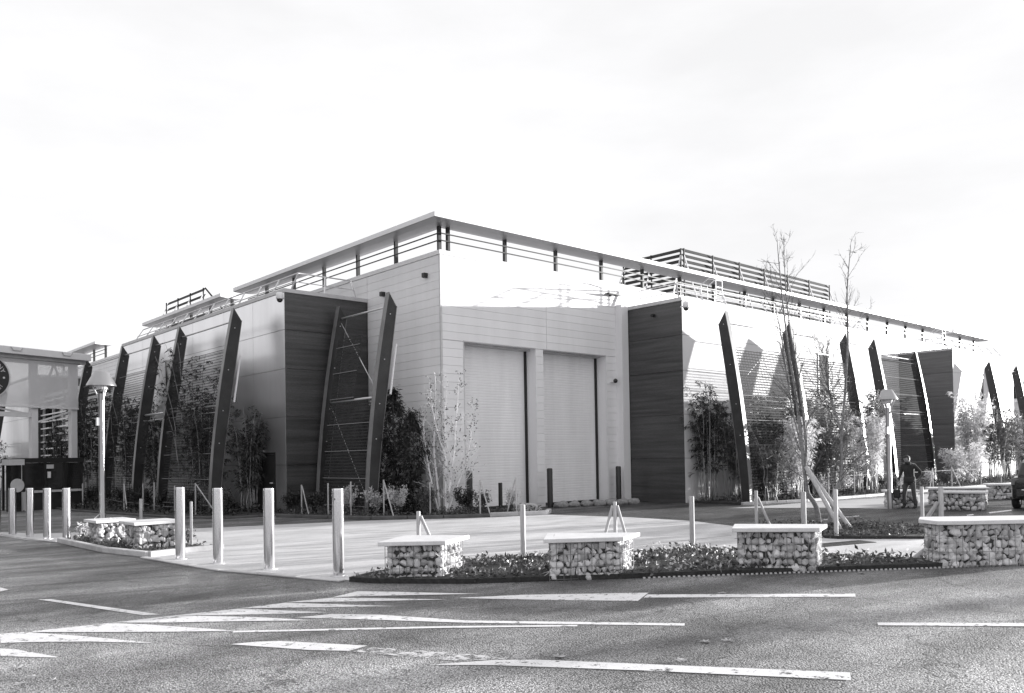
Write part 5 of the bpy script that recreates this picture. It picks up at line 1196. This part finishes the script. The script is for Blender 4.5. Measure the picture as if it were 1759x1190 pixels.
for sx in (1, -1):
    MB().lathe([(0, -0.006), (0.018, -0.004), (0.022, 0.004), (0.0, 0.008)], 10).build('ear', M['skin'], hd, True).matrix_local = Matrix.Translation((sx * 0.078, 0.01, -0.005)) @ Matrix.Rotation(R(90), 4, 'Y') @ Matrix.Scale(1.5, 4, (1, 0, 0))
    MB().lathe([(0, -0.01), (0.009, -0.006), (0.011, 0.0), (0.009, 0.006), (0, 0.01)], 10).build('eye', M['black'], hd, True).location = (sx * 0.03, -0.086, 0.012)
hb = bmesh.new(); bmesh.ops.create_uvsphere(hb, u_segments=24, v_segments=16, radius=1.0)
bmesh.ops.delete(hb, geom=[v for v in hb.verts if v.co.z < -0.25 + (0.75 if v.co.y < -0.35 else 0.0)], context='VERTS')
random.seed(2)
for v in hb.verts: v.co = Vector((v.co.x * 0.086, v.co.y * 0.107, v.co.z * 0.128)) * (1 + random.uniform(-0.02, 0.03))
hm = bpy.data.meshes.new('hair'); hb.to_mesh(hm); hb.free(); hm.materials.append(M['hair']); link('hair', hm, hd)
# jacket hem and collar, then the carried bag
MB().lathe([(0.165, 0.80), (0.178, 0.82), (0.172, 0.9), (0.168, 0.98), (0.15, 0.98), (0.15, 0.80)], 20).build('jacket_hem', M['jacket'], pe, True).scale = (1.02, 0.78, 1)
MB().lathe([(0.068, 1.35), (0.085, 1.36), (0.08, 1.42), (0.066, 1.43)], 16, (0, -0.06, 0)).build('collar', M['jacket'], pe, True)
bagt = thing('shoulder_bag', 'dark bag hanging from the hand of the standing person', 'bag', (9.66, -10.46, 0), R(-95))
bagb = MB().box(-0.39, -0.21, -0.26, -0.10, 0.34, 0.60).build('bag_body', M['boots'], bagt); bevel(bagb, 0.04, 3)
MB().tube([(-0.37, -0.18, 0.59), (-0.32, -0.175, 0.73), (-0.27, -0.17, 0.735), (-0.23, -0.18, 0.59)], 0.012, 6).build('strap', M['boots'], bagt)

# ================================================================== DARK WOOD ACROSS THE ROAD (out of frame; it shows as reflection and shade)
random.seed(91)
def belt(pts, h, dens, seed):
    random.seed(seed); b = MB()
    for (x0, y0), (x1, y1) in zip(pts[:-1], pts[1:]):
        L = math.hypot(x1 - x0, y1 - y0)
        for k in range(int(L * dens)):
            f_ = random.random(); x = x0 + (x1 - x0) * f_ + random.gauss(0, 1.6); y = y0 + (y1 - y0) * f_ + random.gauss(0, 1.6)
            top = h * (0.72 + 0.28 * math.sin(f_ * L * 0.55 + seed) + 0.12 * math.sin(f_ * L * 1.7)); z = top * random.random() ** 0.8
            leaf(b, (x, y, z), rv3(), rv3(), random.uniform(0.9, 1.7), random.uniform(0.7, 1.2))
    o = b.build('tree_belt', M['treebelt']); tag(o, 'dark wood standing across the road', 'wood', kind='stuff')
belt([(-30, 4), (-40, 30), (-48, 62), (-52, 95)], 12.0, 240, 1)
# roadside trees out of frame on the right, whose long shadows streak the road
random.seed(17); tb = MB(); lb = MB()
for c_, w in ((-7.9, 0.15), (-9.7, 0.18), (-11.0, 0.28), (-12.3, 0.4), (-19.6, 0.35)):
    x = random.uniform(33, 40); y = c_ - 0.315 * x
    tb.tube([(x, y, 0), (x, y, 9)], [w, w * 0.6], 8)
    for k in range(16 if w > 0.3 else 0): leaf(lb, (x + random.gauss(0, 0.2), y + random.gauss(0, 0.12 + w * 0.4), random.uniform(2.5, 8)), rv3(), rv3(), 0.6, 0.3)
tag(tb.build('tree_belt', M['barkdark']), 'roadside tree trunks out of the picture', 'wood', kind='stuff'); tag(lb.build('tree_belt', M['treebelt']), 'roadside foliage out of the picture', 'wood', kind='stuff')
